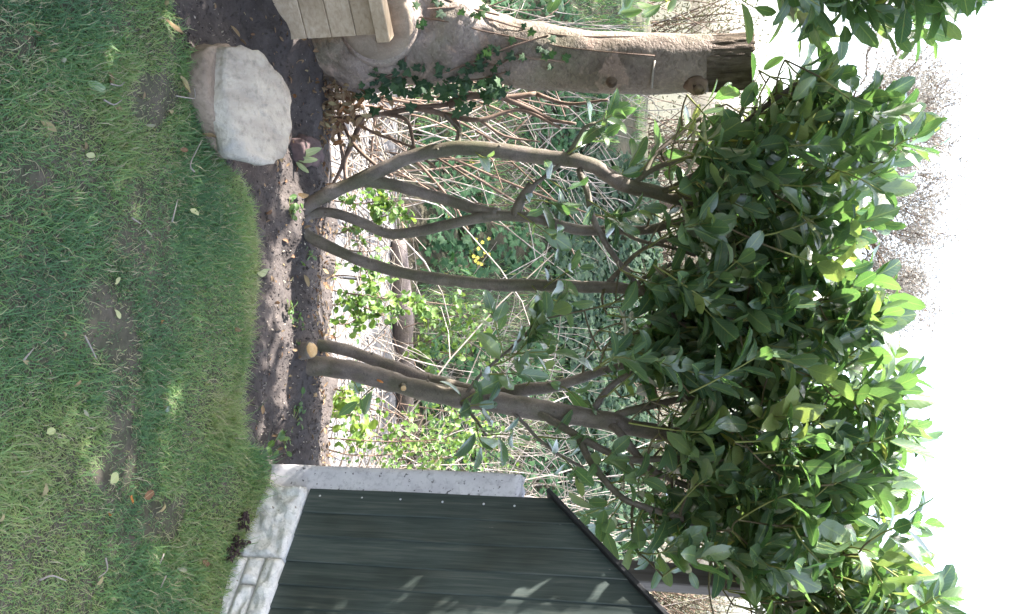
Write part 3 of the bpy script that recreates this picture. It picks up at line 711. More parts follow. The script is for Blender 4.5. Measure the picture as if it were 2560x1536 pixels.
# ------------------------------------------------------------------ stones
def stone(name, uvs, z_at, thick, mat, label, dome=0.02, amp=0.012, seed=1.0):
    """outline met with the plane z_at(y); a rounded boulder of that outline"""
    pts = []
    for (v_, u_) in uvs:
        z = 0.1
        for _ in range(12): q = G(u_, v_, z); z = z_at(q)
        pts.append(q)
    pts = np.array([tuple(p) for p in pts]); n0 = len(pts)
    # resample outline
    cl = np.vstack([pts, pts[:1]]); arc = np.concatenate([[0], np.cumsum(np.linalg.norm(np.diff(cl, axis=0), axis=1))]); tt = np.linspace(0, arc[-1], 64, endpoint=False)
    o = np.stack([np.interp(tt, arc, cl[:, k_]) for k_ in range(3)], 1)
    for _ in range(0): o = 0.5 * o + 0.25 * np.roll(o, 1, 0) + 0.25 * np.roll(o, -1, 0)
    c = o.mean(0); rings = []
    for sc_, dz in ((0.05, dome), (0.3, dome), (0.55, dome * .9), (0.75, dome * .7), (0.88, dome * .6), (0.965, dome * .2), (0.995, -0.008), (1.005, -0.022), (1.01, -thick * .5), (0.97, -thick * .8), (0.9, -thick)):
        r_ = c + (o - c) * sc_; r_[:, 2] += dz; rings.append(r_)
    V = np.array(rings); d = V - c
    V = V + np.array([0, 0, 1.]) * (amp * .55 * np.abs(fbm(V[..., 0] * 11 + seed, V[..., 1] * 26, V[..., 2] * 9)))[..., None]
    V = V + nrm(d) * (amp * fbm(V[..., 0] * 9 + seed, V[..., 1] * 9, V[..., 2] * 14) + amp * .35 * fbm(V[..., 0] * 34, V[..., 1] * 34 + seed, V[..., 2] * 34))[..., None]
    nr, m_ = V.shape[:2]; i = np.arange(nr-1)[:, None] * m_; j = np.arange(m_)[None]; jn = (j + 1) % m_
    W = V.reshape(-1, 3); W = np.vstack([W, [c + (0, 0, dome)], [c - (0, 0, thick)]])
    tr = [((k_+1) % m_, k_, len(W)-2) for k_ in range(m_)] + [((nr-1)*m_ + k_, (nr-1)*m_ + (k_+1) % m_, len(W)-1) for k_ in range(m_)]
    mb = MB(); mb.add(W, np.stack([i + j, i + jn, i + m_ + jn, i + m_ + j], -1).reshape(-1, 4), tr)
    ob = recalc(mb.build(name, mat, origin=(c[0], c[1], c[2] - thick))); tag(ob, label, 'stone'); return ob
stone('stone_slab', [(556, 128), (562, 112), (600, 110), (617, 110), (660, 135), (694, 182), (715, 215), (724, 240), (727, 290), (726, 337), (718, 380), (705, 402), (684, 413), (640, 405), (606, 400), (592, 371), (569, 303), (556, 253)],
      lambda q: 0.095 + 0.26 * (q.y - 2.62), 0.085, M['slab'], 'large flat pale grey stone slab resting on an orange stone', 0.006, 0.014, 2.0)
stone('sandstone', [(511, 135), (535, 113), (570, 110), (620, 135), (650, 260), (640, 390), (600, 398), (585, 392), (562, 362), (548, 330), (530, 290), (510, 235), (504, 190)],
      lambda q: 0.055, 0.11, M['orange_stone'], 'orange brown sandstone lying under the pale grey slab', 0.01, 0.014, 5.0)
stone('stone', [(748, 350), (760, 338), (785, 345), (805, 372), (808, 395), (795, 418), (765, 424), (750, 400)], lambda q: 0.03 + 0.25 * (q.y - 3.4), 0.12, M['dark_stone'], 'dark purplish brown stone behind the slab at back of bed', 0.02, 0.02, 8.0)

# ------------------------------------------------------------------ laurels
LY = 3.42
LEFT_STEMS = [  # (points (v, u, y offset), width in photo pixels at each end, kind)
 ([(735, 545, 0), (751, 531, 0), (775, 511, 0), (829, 481, 0), (886, 457, 0), (943, 430, 0), (977, 414, 0), (1044, 387, 0), (1145, 371, 0), (1246, 377, 0), (1360, 394, 0), (1415, 398, 0), (1482, 414, 0), (1533, 448, 0), (1576, 468, 0), (1627, 477, 0), (1684, 494, 0), (1752, 508, 0), (1819, 498, 0), (1870, 474, 0), (1937, 450, 0), (1990, 443, 0)], 36, 16, 'stem'),
 ([(905, 452, 0.0), (943, 457, .02), (977, 461, .03), (1061, 484, .03), (1129, 504, .03), (1196, 525, .02), (1246, 533, 0)], 29, 27, 'stem'),
 ([(735, 552, 0), (758, 550, 0), (768, 539, 0.02), (802, 531, 0.03), (842, 535, .03), (893, 552, .03), (943, 575, .02), (977, 585, .02), (1027, 582, .02), (1095, 568, .01), (1162, 552, 0), (1230, 541, 0), (1280, 541, 0), (1347, 548, 0), (1448, 575, .05), (1550, 575, .08), (1617, 575, .1), (1684, 558, .1), (1718, 548, .1), (1779, 525, .1), (1850, 520, .1)], 26, 14, 'stem'),
 ([(735, 560, 0), (755, 568, 0), (765, 583, 0), (792, 602, 0), (842, 626, 0), (893, 649, 0), (960, 670, 0), (1044, 690, 0), (1145, 703, 0), (1246, 713, 0), (1347, 713, 0), (1482, 718, 0), (1550, 720, 0), (1617, 730, 0.02), (1684, 740, 0.03), (1800, 745, .03), (1900, 750, 0.03)], 29, 15, 'stem'),
 ([(1448, 425, -.01), (1469, 484, -.06), (1479, 535, -.08), (1499, 582, -.09), (1529, 632, -.09), (1566, 680, -.08), (1617, 737, -.07), (1684, 791, -.05), (1752, 828, -.02)], 16, 11, 'branch'),
 ([(1288, 540, 0), (1300, 505, -.02), (1331, 462, -.02)], 26, 22, 'branch'),
 ([(1325, 470, -.02), (1378, 430, -.01), (1411, 402, 0)], 10, 10, 'branch'),
 ([(1516, 712, 0), (1576, 649, .03), (1617, 619, .05), (1700, 590, .05)], 13, 9, 'branch'),
 ([(1583, 724, 0), (1610, 696, -.02), (1680, 660, -.04)], 12, 8, 'branch'),
 ([(1556, 579, .08), (1600, 602, .06), (1677, 619, .04), (1740, 640, .04)], 11, 7, 'branch'),
 ([(1576, 466, 0), (1640, 420, -.03), (1701, 401, -.05), (1768, 377, -.05), (1860, 360, -.05)], 15, 9, 'branch'),
 ([(1610, 436, -.02), (1644, 381, .02), (1708, 327, .05), (1760, 290, .06)], 13, 8, 'branch'),
 ([(1650, 482, 0), (1700, 460, -.06), (1785, 404, -.1), (1826, 344, -.12), (1896, 280, -.14), (1960, 232, -.15), (2029, 189, -.15)], 17, 11, 'branch'),
 ([(1411, 399, 0), (1440, 355, -.03), (1462, 320, -.05), (1489, 308, -.06)], 12, 8, 'branch'),
 ([(1145, 368, 0), (1148, 330, .04), (1113, 290, .1)], 10, 9, 'branch'),
]
RIGHT_STEMS = [
 ([(690, 918, 0), (719, 918, 0), (786, 915, 0), (871, 925, 0), (938, 942, 0), (1005, 962, 0), (1073, 979, 0), (1140, 993, 0), (1220, 1002, 0), (1274, 1012, 0), (1341, 1025, 0), (1408, 1035, 0), (1476, 1045, 0), (1526, 1054, 0), (1577, 1069, .03), (1678, 1086, .06), (1780, 1100, .08), (1880, 1110, .08)], 50, 26, 'stem'),
 ([(690, 868, .06), (716, 867, .06), (753, 861, .06), (803, 864, .06), (871, 877, .07), (938, 901, .08), (989, 918, .08), (1039, 938, .08), (1106, 958, .08), (1174, 975, .08), (1240, 985, .08), (1307, 975, .08), (1392, 965, .08), (1459, 944, .08), (1510, 927, .08), (1600, 905, .08), (1700, 890, .06)], 31, 11, 'stem'),
 ([(695, 890, .01), (730, 882, -.02), (760, 878, -.06), (779, 876, -.07)], 52, 42, 'stub'),
 ([(1341, 1025, -.01), (1368, 1045, -.04), (1442, 1089, -.08), (1510, 1126, -.1), (1577, 1150, -.1), (1678, 1146, -.08), (1779, 1153, -.06), (1840, 1153, -.05)], 22, 11, 'branch'),
 ([(1445, 1092, -.08), (1476, 1153, -.12), (1520, 1210, -.15), (1560, 1248, -.17), (1611, 1268, -.17), (1685, 1291, -.17), (1760, 1320, -.17)], 18, 12, 'branch'),
 ([(1515, 1052, 0), (1553, 1086, -.05), (1594, 1140, -.06), (1627, 1173, -.06), (1695, 1207, -.06), (1780, 1240, -.06)], 22, 12, 'branch'),
 ([(1476, 1040, .01), (1510, 985, .04), (1543, 954, .05), (1611, 917, .05), (1678, 880, .05), (1760, 850, .05)], 18, 10, 'branch'),
 ([(1526, 1050, .01), (1560, 1032, .02), (1627, 1015, .03), (1705, 998, .03), (1800, 985, .03)], 24, 12, 'branch'),
 ([(1274, 1014, 0), (1280, 1029, -.02), (1317, 1066, -.04), (1341, 1093, -.05), (1402, 1140, -.05), (1460, 1170, -.05)], 10, 7, 'branch'),
 ([(1160, 990, -.01), (1180, 965, -.04), (1204, 935, -.07), (1255, 890, -.1), (1300, 850, -.12), (1345, 800, -.14)], 10, 5, 'branch'),
 ([(1148, 1000, -.01), (1160, 1016, -.05), (1190, 1050, -.08), (1215, 1090, -.1)], 12, 6, 'branch'),
 ([(1005, 962, -.01), (1007, 967, -.035), (1009, 971, -.05)], 20, 17, 'stub'),
 ([(760, 856, .05), (775, 849, 0.0)], 16, 14, 'stub'),
]
class Bush:
    def __init__(s, name, base, label):
        s.root = tag(empty(name, base), label, 'shrub')
        s.tw = MB(); s.gr = MB(); s.sk = []; s.LV = []; s.LUV = []; s.Lr = []
    def trace(s, stems):
        for k_, (pts, w0, w1, kind) in enumerate(stems):
            p = [P(u_, v_, LY + dy) for (v_, u_, dy) in pts]; n = len(p)
            tt = np.linspace(0, 1, n); wpx = np.where(tt < .72, w0, w0 + (w1 - w0) * (tt - .72) / .28) if kind == 'stem' else np.linspace(w0, w1, n)
            rad = wpx * 1.03 / 2 / F * 3.5
            if kind != 'stub':
                P_, R_ = smooth_path(p, rad, 0.018)
                ob = MB(); sc_ = 1 + 0.05 * vn(np.arange(len(P_)) * 0.25, np.full(len(P_), k_ * 3.3))
                ob.tube(P_, R_ * sc_, 16 if kind == 'stem' else 10, 0.5, 0.09, True, 26); o = ob.build(kind, M['laurel_bark'], s.root)
                s.sk.append(np.hstack([P_, R_[:, None]]))
                if kind == 'stem' and len(P_) > 60:      # little leaf scars and snags
                    sb = MB()
                    for q in range(8, 90, 12):
                        if q < len(P_) - 3:
                            an = random.uniform(0, 6.28); d = Vector((math.cos(an), -abs(math.sin(an)), 0.35)).normalized(); c = Vector(P_[q])
                            sb.tube([c + d * R_[q] * 0.8, c + d * (R_[q] + 0.004), c + d * (R_[q] + 0.007)], [0.006, 0.0055, 0.003], 7)
                    sb.build('leaf_scar', M['laurel_bark'], o)
            else:
                P_, R_ = smooth_path(p, rad, 0.012); ob = MB(); ob.tube(P_, R_, 18, 0.5, 0.05, True, 30); o = ob.build('stub', M['laurel_bark'], s.root)
                e = Vector(P_[-1]); d = (e - Vector(P_[-2])).normalized(); fb = MB(); 
                fb.tube([e - d * 0.002, e + d * 0.0015, e + d * 0.0025], [R_[-1] * 0.93, R_[-1] * 0.88, R_[-1] * 0.5], 18, 0.5, 0.22, True, 45); fb.build('sawn_end', M['fresh'], o)
    def shoot(s, a, b, n, L=0.12, start=0.25, droop=0.0, gr=True):
        a, b = np.asarray(a, float), np.asarray(b, float); d = b - a; ln = np.linalg.norm(d); d = d / ln
        bend = rng.normal(0, 0.06, 3) * ln; t = np.linspace(0, 1, 5)[:, None]
        pts = a + (b - a) * t + bend * (t * (1 - t) * 4)
        (s.gr if gr else s.tw).tube(pts, np.linspace(0.0036, 0.0018, 5), 5, rng.random(), 0, False)
        ts = np.linspace(start, 1.0, n) ; ph = rng.uniform(0, 6.28) + np.arange(n) * 2.4 + rng.normal(0, .3, n)
        base = a + (b - a) * ts[:, None] + bend * (ts * (1 - ts) * 4)[:, None]
        e1 = np.cross(d, [0.3, 0.2, 0.9]); e1 /= np.linalg.norm(e1); e2 = np.cross(d, e1)
        outv = np.cos(ph)[:, None] * e1 + np.sin(ph)[:, None] * e2
        op = np.interp(ts, [0, 1], [1.15, 0.45]) + rng.normal(0, 0.2, n)
        ld = nrm(d * np.cos(op)[:, None] + outv * np.sin(op)[:, None] + np.array([0, 0, -droop]))
        nn = nrm(d * np.sin(op)[:, None] - outv * np.cos(op)[:, None] + rng.normal(0, 0.25, (n, 3)) + np.array([0, 0, 0.35]))
        Ls = L * rng.uniform(0.58, 1.22, n) * np.interp(ts, [0, 0.8, 1], [0.95, 1, 0.7]); 
        base = base + ld * 0.012
        V, UV = leaves(base, ld, nn, Ls, Ls * rng.uniform(0.40, 0.56, n), rng.uniform(0.05, 0.45, n), rng.normal(0.4, 0.4, n))
        r = np.clip(rng.normal(0.42, 0.2, n) + rng.normal(0, 0.13), 0, 0.93); yl = rng.random(n) < 0.005; r[yl] = 1.0
        s.LV.append(V); s.LUV.append(UV); s.Lr.append(r)
    def attach(s, tips, dirs, lens):
        sk = np.vstack(s.sk); bs = tips - dirs * lens[:, None]
        dist = np.array([np.min(np.linalg.norm(sk[:, :3] - b, axis=1)) for b in bs])
        for k_ in np.argsort(dist):
            b = bs[k_]; q = sk[:, :3] - b; dd = np.linalg.norm(q, axis=1) + 0.8 * np.clip(q[:, 2] + 0.02, 0, 9)
            j = int(np.argmin(dd)); a = sk[j, :3]; g = np.linalg.norm(b - a)
            if g > 0.02:
                t = np.linspace(0, 1, 6)[:, None]; mid = (a + b) / 2 + np.array([0, 0, -0.10 * g]) + rng.normal(0, 0.05, 3) * g
                pts = a * (1-t)**2 + 2 * mid * t * (1-t) + b * t * t; r0 = min(0.0065, max(0.003, sk[j, 3] * 0.6)); rr = np.linspace(r0, 0.0034, 6)
                s.tw.tube(pts, rr, 6, rng.random(), 0, False)
                sk = np.vstack([sk, np.hstack([pts[1:], rr[1:, None]])])
            s.shoot(b, tips[k_], int(rng.integers(7, 12)), 0.127)
    def finish(s, top=300):
        tag(s.tw.build('twigs', M['twig'], s.root), kind='stuff'); tag(s.gr.build('green_shoots', M['green_twig'], s.root), kind='stuff')
        V = np.concatenate(s.LV); UV = np.concatenate(s.LUV); r = np.concatenate(s.Lr); s.all = (V, UV, r)
def poly_in(poly, x, z):
    n = len(poly); r = np.zeros(len(x), bool); j = n - 1
    for i in range(n):
        xi, zi = poly[i]; xj, zj = poly[j]
        c = ((zi > z) != (zj > z)) & (x < (xj - xi) * (z - zi) / (zj - zi + 1e-12) + xi); r ^= c; j = i
    return r
def sample(poly_uv, n, y0, y1, yref=LY):
    pl = np.array([(P(u_, v_, yref).x, P(u_, v_, yref).z) for (u_, v_) in poly_uv]); lo, hi = pl.min(0), pl.max(0); out = []
    k_ = 0
    while k_ < n:
        x = rng.uniform(lo[0], hi[0], 4 * n); z = rng.uniform(lo[1], hi[1], 4 * n); ok = poly_in(pl, x, z)
        p = np.stack([x, rng.uniform(y0, y1, 4 * n), z], 1)[ok]; out.append(p); k_ += len(p)
    return np.vstack(out)[:n]
bl = G(550, 745, -0.03); br = G(895, 712, -0.03)
LB = Bush('cherry_laurel', (bl.x, bl.y, -0.05), 'cherry laurel with three bowed stems rising from one base')
LB.trace(LEFT_STEMS)
RB = Bush('cherry_laurel', (br.x, br.y, -0.05), 'cherry laurel with fresh sawn stubs beside the concrete post')
RB.trace(RIGHT_STEMS)
mb = MB(); mb.tube([P(950, 943, LY - .0335), P(953, 951, LY - .036), P(957, 958, LY - .0345)], [.003, .006, .003], 8, .5, .3, True, 60); mb.build('bark_wound', M['orange_paint'], RB.root)
LPOLY = [(215, 2010), (300, 1910), (360, 1820), (440, 1760), (520, 1740), (600, 1720), (700, 1690), (780, 1650), (820, 1760), (820, 2230), (760, 2190), (700, 2160), (620, 2170), (560, 2200), (470, 2250), (400, 2300), (330, 2300), (290, 2230), (250, 2110)]
RPOLY = [(700, 1690), (760, 1640), (860, 1610), (940, 1600), (1020, 1710), (1090, 1740), (1160, 1690), (1220, 1610), (1290, 1630), (1350, 1720), (1390, 1880), (1536, 1960), (1800, 1960), (1800, 2240), (1600, 2260), (1500, 2290), (1420, 2290), (1330, 2240), (1200, 2230), (1100, 2240), (980, 2250), (880, 2240), (800, 2230), (740, 2170)]
def fill(B, poly, n, y0, y1):
    t = sample(poly, n, y0, y1); c = 0.5 * (y0 + y1)
    d = nrm(np.stack([rng.normal(0, 0.4, n), (t[:, 1] - c) * 1.3 + rng.normal(0, 0.35, n), rng.uniform(0.35, 1.2, n)], 1))
    B.attach(t, d, rng.uniform(0.14, 0.28, n))
fill(LB, LPOLY, 236, 3.02, 3.9)
fill(RB, RPOLY, 440, 2.95, 3.9)
# sprays seen one by one below the crowns: (v, u, y offset) from -> to
for (B, a, b, n) in [
    (LB, (1462, 320, -.05), (1530, 290, -.10), 8), (LB, (1420, 385, -.02), (1500, 345, -.05), 5), (LB, (1479, 535, -.08), (1600, 520, -.12), 7), (LB, (1469, 500, -.08), (1550, 560, -.14), 5),
    (LB, (1360, 440, 0), (1420, 480, -.06), 4), (LB, (1290, 530, -.02), (1390, 600, -.12), 5), (LB, (1310, 500, -.03), (1400, 520, -.08), 5), (LB, (1360, 720, -.02), (1440, 670, -.1), 5),
    (LB, (1330, 715, -.02), (1420, 760, -.10), 5), (LB, (1180, 372, -.01), (1215, 395, -.06), 2), (LB, (1530, 450, 0), (1620, 400, .1), 8), (LB, (1600, 430, 0), (1720, 340, .08), 8),
    (LB, (2000, 205, -.15), (2110, 180, -.17), 9), (LB, (1960, 235, -.15), (2060, 250, -.2), 8), (LB, (1860, 310, -.1), (1990, 230, -.05), 8), (LB, (1830, 340, -.1), (1900, 180, -.02), 5), (LB, (1680, 350, .02), (1800, 230, 0), 7),
    (RB, (1230, 915, -.08), (1330, 830, -.20), 10), (RB, (1255, 890, -.10), (1390, 880, -.18), 9), (RB, (1300, 850, -.12), (1400, 740, -.2), 9), (RB, (1260, 890, -.1), (1230, 780, -.2), 8), (RB, (1300, 850, -.12), (1370, 800, -.22), 8), (RB, (1204, 935, -.07), (1300, 930, -.16), 7),
    (RB, (1160, 1016, -.05), (1230, 1010, -.14), 7), (RB, (1190, 1050, -.08), (1210, 1120, -.14), 6), (RB, (1215, 1090, -.1), (1290, 1090, -.14), 5), (RB, (1150, 1005, -.03), (1190, 980, -.10), 4),
    (RB, (1341, 1093, -.05), (1420, 1100, -.12), 5), (RB, (1402, 1140, -.05), (1440, 1190, -.12), 6), (RB, (1480, 1155, -.12), (1530, 1130, -.2), 6), (RB, (1550, 1240, -.17), (1450, 1290, -.28), 6), (RB, (1560, 1248, -.17), (1500, 1330, -.26), 7),
    (RB, (1611, 1268, -.17), (1580, 1370, -.26), 8), (RB, (1640, 1280, -.17), (1650, 1400, -.26), 9), (RB, (1685, 1291, -.17), (1720, 1420, -.28), 9), (RB, (1520, 1210, -.15), (1600, 1200, -.24), 6), (RB, (1459, 944, .08), (1560, 880, .02), 7), (RB, (1392, 965, .08), (1450, 1000, 0), 4),
    (RB, (1307, 975, .08), (1350, 930, .02), 3), (RB, (880, 940, .03), (900, 985, .02), 3), (RB, (960, 955, .05), (900, 1000, .1), 5)]:
    B.shoot(P(a[1], a[0], LY + a[2]), P(b[1], b[0], LY + b[2]), n, 0.115, 0.2)
# laurel overhanging the view corner; unseen hedge body added to shade the lawn
hb = (-2.6, 1.6, -0.05)
HB = Bush('laurel_and_shade_hedge', hb, 'laurel overhanging the sawn trunk, with unseen hedge added to shade the lawn')
HB.root['category'] = 'hedge'
HB.sk.append(np.array([[-2.2, 3.1, -0.05, 0.03]]))
for q, (x, y) in enumerate([(-2.6, -1.6), (-2.7, -0.6), (-2.5, 0.4), (-2.6, 1.4), (-2.6, 2.3), (-2.2, 3.1)]):
    for e in range(3):
        n = 8; t = np.linspace(0, 1, n)
        pts = np.stack([x + (e - 1) * 0.35 * t + 0.1 * np.sin(3 * t + q), y + 0.3 * (random.random() - .5) * t + 0.1 * np.cos(4 * t + e), -0.05 + 4.4 * t], 1); rr = np.linspace(0.035, 0.012, n)
        mb = MB(); mb.tube(pts, rr, 10, 0.5, 0.05); mb.build('stem', M['laurel_bark'], HB.root); HB.sk.append(np.hstack([pts, rr[:, None]]))
pts, rr = smooth_path([(-2.2, 3.1, 0.9), (-1.9, 3.0, 1.5), (-1.55, 2.95, 1.85), (-1.25, 2.95, 2.1)], [0.02, 0.015, 0.012, 0.007], 0.05)
mb = MB(); mb.tube(pts, rr, 8); mb.build('branch', M['laurel_bark'], HB.root); HB.sk.append(np.hstack([pts, rr[:, None]]))
OPOLY = [(-260, 1900), (-60, 1880), (40, 1925), (75, 2050), (80, 2200), (75, 2330), (50, 2420), (-40, 2440), (-260, 2420)]
t = sample(OPOLY, 80, 2.8, 3.3, 3.05); n = len(t); d = nrm(np.stack([rng.uniform(0.2, 1.0, n), rng.normal(0, .4, n), rng.uniform(-0.1, 0.9, n)], 1)); HB.attach(t, d, rng.uniform(0.15, 0.28, n))
OP2 = [(-260, 1250), (-90, 1300), (0, 1420), (40, 1520), (40, 1600), (0, 1680), (-120, 1720), (-260, 1700)]
t = sample(OP2, 20, 4.1, 4.7, 4.3); n = len(t); d = nrm(np.stack([rng.uniform(0.0, 1.0, n), rng.normal(0, .4, n), rng.uniform(-0.6, 0.5, n)], 1)); HB.attach(t, d, rng.uniform(0.15, 0.28, n))
nh = 28000
hx = -2.75 + rng.normal(0, 0.42, nh); hy = rng.uniform(-2.4, 3.15, nh); hz = np.where(rng.random(nh) < .18, rng.uniform(0.25, 1.4, nh), rng.uniform(1.2, 5.7, nh)) + 0.35 * vn(hy * 1.7, hy * 0)
q = rng.random(nh) < .07; hy[q] = rng.uniform(3.1, 3.42, q.sum()); hz[q] = rng.uniform(.6, 3.7, q.sum())  # leaves added at the far end to shade the bed strip
hp = np.stack([np.clip(hx, -4, -1.9), hy, hz], 1); hd = nrm(rng.normal(0, 1, (nh, 3)) + [0.3, 0, 0.2]); hn = nrm(rng.normal(0, 0.6, (nh, 3)) + [0, 0, 0.8])
V, UV = leaves(hp, hd, hn, rng.uniform(.12, .18, nh), rng.uniform(.05, .075, nh), rng.uniform(.05, .5, nh), rng.normal(.4, .4, nh))
HB.LV.append(V); HB.LUV.append(UV); HB.Lr.append(np.clip(rng.normal(.42, .2, nh), 0, .93))
BS = [LB, RB, HB]
for b in BS: b.finish()
# pick the leaves that show largest: coarse depth buffer over the view
cell = {}
ids = np.concatenate([np.stack([np.full(len(b.all[0]), k_), np.arange(len(b.all[0]))], 1) for k_, b in enumerate(BS)])
AV = np.concatenate([b.all[0] for b in BS]); SMP = np.concatenate([AV, (AV[:, 1:10] + AV[:, 4:13]) / 2, (AV[:, [1, 4, 7, 10]] + AV[:, [2, 5, 8, 11]]) / 2, (AV[:, [3, 6, 9, 12]] + AV[:, [2, 5, 8, 11]]) / 2], 1)
uu, vv, dd = proj(SMP.reshape(-1, 3)); lid = np.repeat(np.arange(len(AV)), SMP.shape[1])
ok = (uu > 0) & (uu < 1536) & (vv > 0) & (vv < 2560) & (dd > 0.3)
key = (uu[ok] // 9).astype(np.int64) * 1000 + (vv[ok] // 9).astype(np.int64); od = np.lexsort((dd[ok], key)); kk = key[od]
first = np.concatenate([[True], kk[1:] != kk[:-1]]); score = np.bincount(lid[ok][od][first], minlength=len(AV))
for k_, b in enumerate(BS):
    m_ = ids[:, 0] == k_; sc_ = score[m_]; V, UV, r = b.all
    pick = np.argsort(-sc_)[:(300 if k_ < 2 else 120)]; pick = pick[sc_[pick] > 0]; rest = np.setdiff1d(np.arange(len(V)), pick)
    for q in pick:
        mb = MB(); add_leaves(mb, V[q:q+1], UV[q:q+1], r[q:q+1])
        o = bpy.data.objects.new('leaf', mb.mesh('leaf', M['laurel'], V[q, 0])); col.objects.link(o); o.parent = b.root; o.location = Vector(V[q, 0]) - b.root.location
    mb = MB(); add_leaves(mb, V[rest], UV[rest], r[rest]); tag(mb.build('foliage', M['laurel'], b.root), kind='stuff')

# ------------------------------------------------------------------ ivy on the trunk
def ivy_shape():
    a = [(0, 0), (0.32, -0.16), (0.5, 0.06), (0.36, 0.28), (0.52, 0.56), (0.22, 0.58), (0, 1.0), (-0.22, 0.58), (-0.52, 0.56), (-0.36, 0.28), (-0.5, 0.06), (-0.32, -0.16)]
    V = [(0, 0.35, 0.04)] + [(x, y, -0.10 * (x * x + (y - .35) ** 2) * 1.5 + 0.02 * ((i % 2) - .5)) for i, (x, y) in enumerate(a)]
    return np.array(V), np.array([(0, i + 1, (i + 1) % 12 + 1) for i in range(12)]), np.array([(0, .35)] + a)
IV, IT, IUV = ivy_shape()
ivy_meshes = []
for k_ in range(5):
    mb = MB(); J = IV + rng.normal(0, 0.025, IV.shape); mb.add(J, None, IT, 0.1 + 0.2 * k_, IUV); ivy_meshes.append(mb.mesh('ivy_leaf', M['ivy']))
def orient(d, n):
    d = Vector(d).normalized(); n = Vector(n); n = (n - d * n.dot(d)).normalized(); x = d.cross(n)
    return Matrix(((x.x, d.x, n.x), (x.y, d.y, n.y), (x.z, d.z, n.z)))
ivy = tag(empty('ivy_vine', P(215, 780, TY - 0.16)), 'ivy climbing the side of the sawn trunk above the bed', 'ivy')
def ivy_leaf(p, size, n):
    o = bpy.data.objects.new('ivy_leaf', random.choice(ivy_meshes)); col.objects.link(o); o.parent = ivy
    d = Vector((random.uniform(-.7, .7), random.uniform(-.3, .1), random.uniform(-1, .35)))
    mt = orient(d, n).to_4x4(); o.matrix_local = Matrix.Translation(Vector(p) - ivy.location) @ mt @ Matrix.Scale(size, 4)
def trunk_front(u_, v_, off=0.012):
    row = np.array(TS, float); a = np.interp(v_, row[:, 0], row[:, 1]); b = np.interp(v_, row[:, 0], row[:, 2]); c_ = P((a + b) / 2, v_, TY); rad_ = (b - a) / 2 / F * (c_ - CAM).dot(FWD)
    un = max(-.97, min(.97, (u_ - (a + b) / 2) / ((b - a) / 2))); p = Vector((c_.x + rad_ * un, c_.y - .9 * rad_ * math.sqrt(1 - un * un), c_.z)); nn = Vector((un, -math.sqrt(1 - un * un), 0))
    return p + nn * off, nn
vines = [[(205, 900), (200, 980), (196, 1060), (190, 1130), (170, 1200), (178, 1260), (160, 1300), (165, 1350), (172, 1420)], [(205, 960), (180, 1030), (120, 1050), (90, 1080)], [(170, 1200), (140, 1290), (110, 1380)], [(60, 1100), (50, 1180), (60, 1260)], [(212, 1120), (205, 1200), (190, 1280)]]
sm = MB()
for vi in vines:
    pts = [trunk_front(u_, v_, 0.006)[0] for (u_, v_) in vi]; P_, R_ = smooth_path(pts, [0.004] * len(pts), 0.03); sm.tube(P_, R_, 5, caps=False)
sm.build('stem', M['dead_branch'], ivy)
for vi, cnt in zip(vines, (34, 16, 9, 12, 14)):
    vi = np.array(vi, float)
    for k_ in range(cnt):
        t_ = random.uniform(0, len(vi) - 1.001); i = int(t_); uv_ = vi[i] * (1 - t_ + i) + vi[i + 1] * (t_ - i)
        p, nn = trunk_front(uv_[0] + random.gauss(0, 14), uv_[1] + random.gauss(0, 14), random.uniform(.01, .03)); ivy_leaf(p, random.uniform(.022, .042), nn + Vector((random.uniform(-.4, .4), random.uniform(-.3, .1), random.uniform(0, .6))))
for k_ in range(70):   # hanging mass at the side of the trunk
    u_ = random.gauss(228, 20); v_ = random.uniform(890, 1260); p = P(u_, v_, 3.44 + random.uniform(0, .18)); ivy_leaf(p, random.uniform(.03, .055), (random.uniform(-.3, .6), -1, random.uniform(0, .8)))

# ------------------------------------------------------------------ bare old shrub between trunk and laurel
sh = tag(empty('bare_shrub', P(300, 770, 3.72)), 'leafless crooked brown shrub between big trunk and bowed laurel', 'shrub')
for pts, w0, w1 in [
    ([(755, 307), (800, 300), (880, 295), (960, 285), (1040, 270), (1120, 262)], 16, 12), ([(907, 297), (885, 345), (865, 396), (863, 429), (866, 452)], 15, 11), ([(841, 307), (850, 350), (858, 401)], 11, 10), ([(858, 401), (853, 422), (832, 462)], 11, 8),
    ([(853, 302), (886, 363), (936, 410), (980, 440)], 11, 8), ([(960, 285), (1018, 302), (1040, 377), (1090, 420)], 11, 7), ([(1040, 270), (1113, 288), (1148, 321), (1141, 354)], 16, 11), ([(1113, 288), (1200, 300), (1300, 275), (1400, 320)], 15, 7),
    ([(1120, 262), (1180, 240), (1260, 245), (1340, 235)], 24, 12), ([(1260, 245), (1330, 275), (1380, 300), (1440, 310)], 15, 8), ([(880, 295), (930, 330), (1010, 360), (1100, 400), (1180, 450)], 9, 5), ([(1340, 235), (1420, 260), (1520, 250)], 12, 6), ([(1200, 300), (1260, 340), (1350, 355)], 9, 5)]:
    P_, R_ = smooth_path([P(u_, v_, 3.72 + 0.05 * math.sin(v_ * .01)) for (v_, u_) in pts], np.linspace(w0, w1, len(pts)) / 2 / F * 3.8, 0.025)
    mb = MB(); mb.tube(P_, R_, 9, .5, .12, True, 25); mb.build('branch', M['dead_branch'], sh)

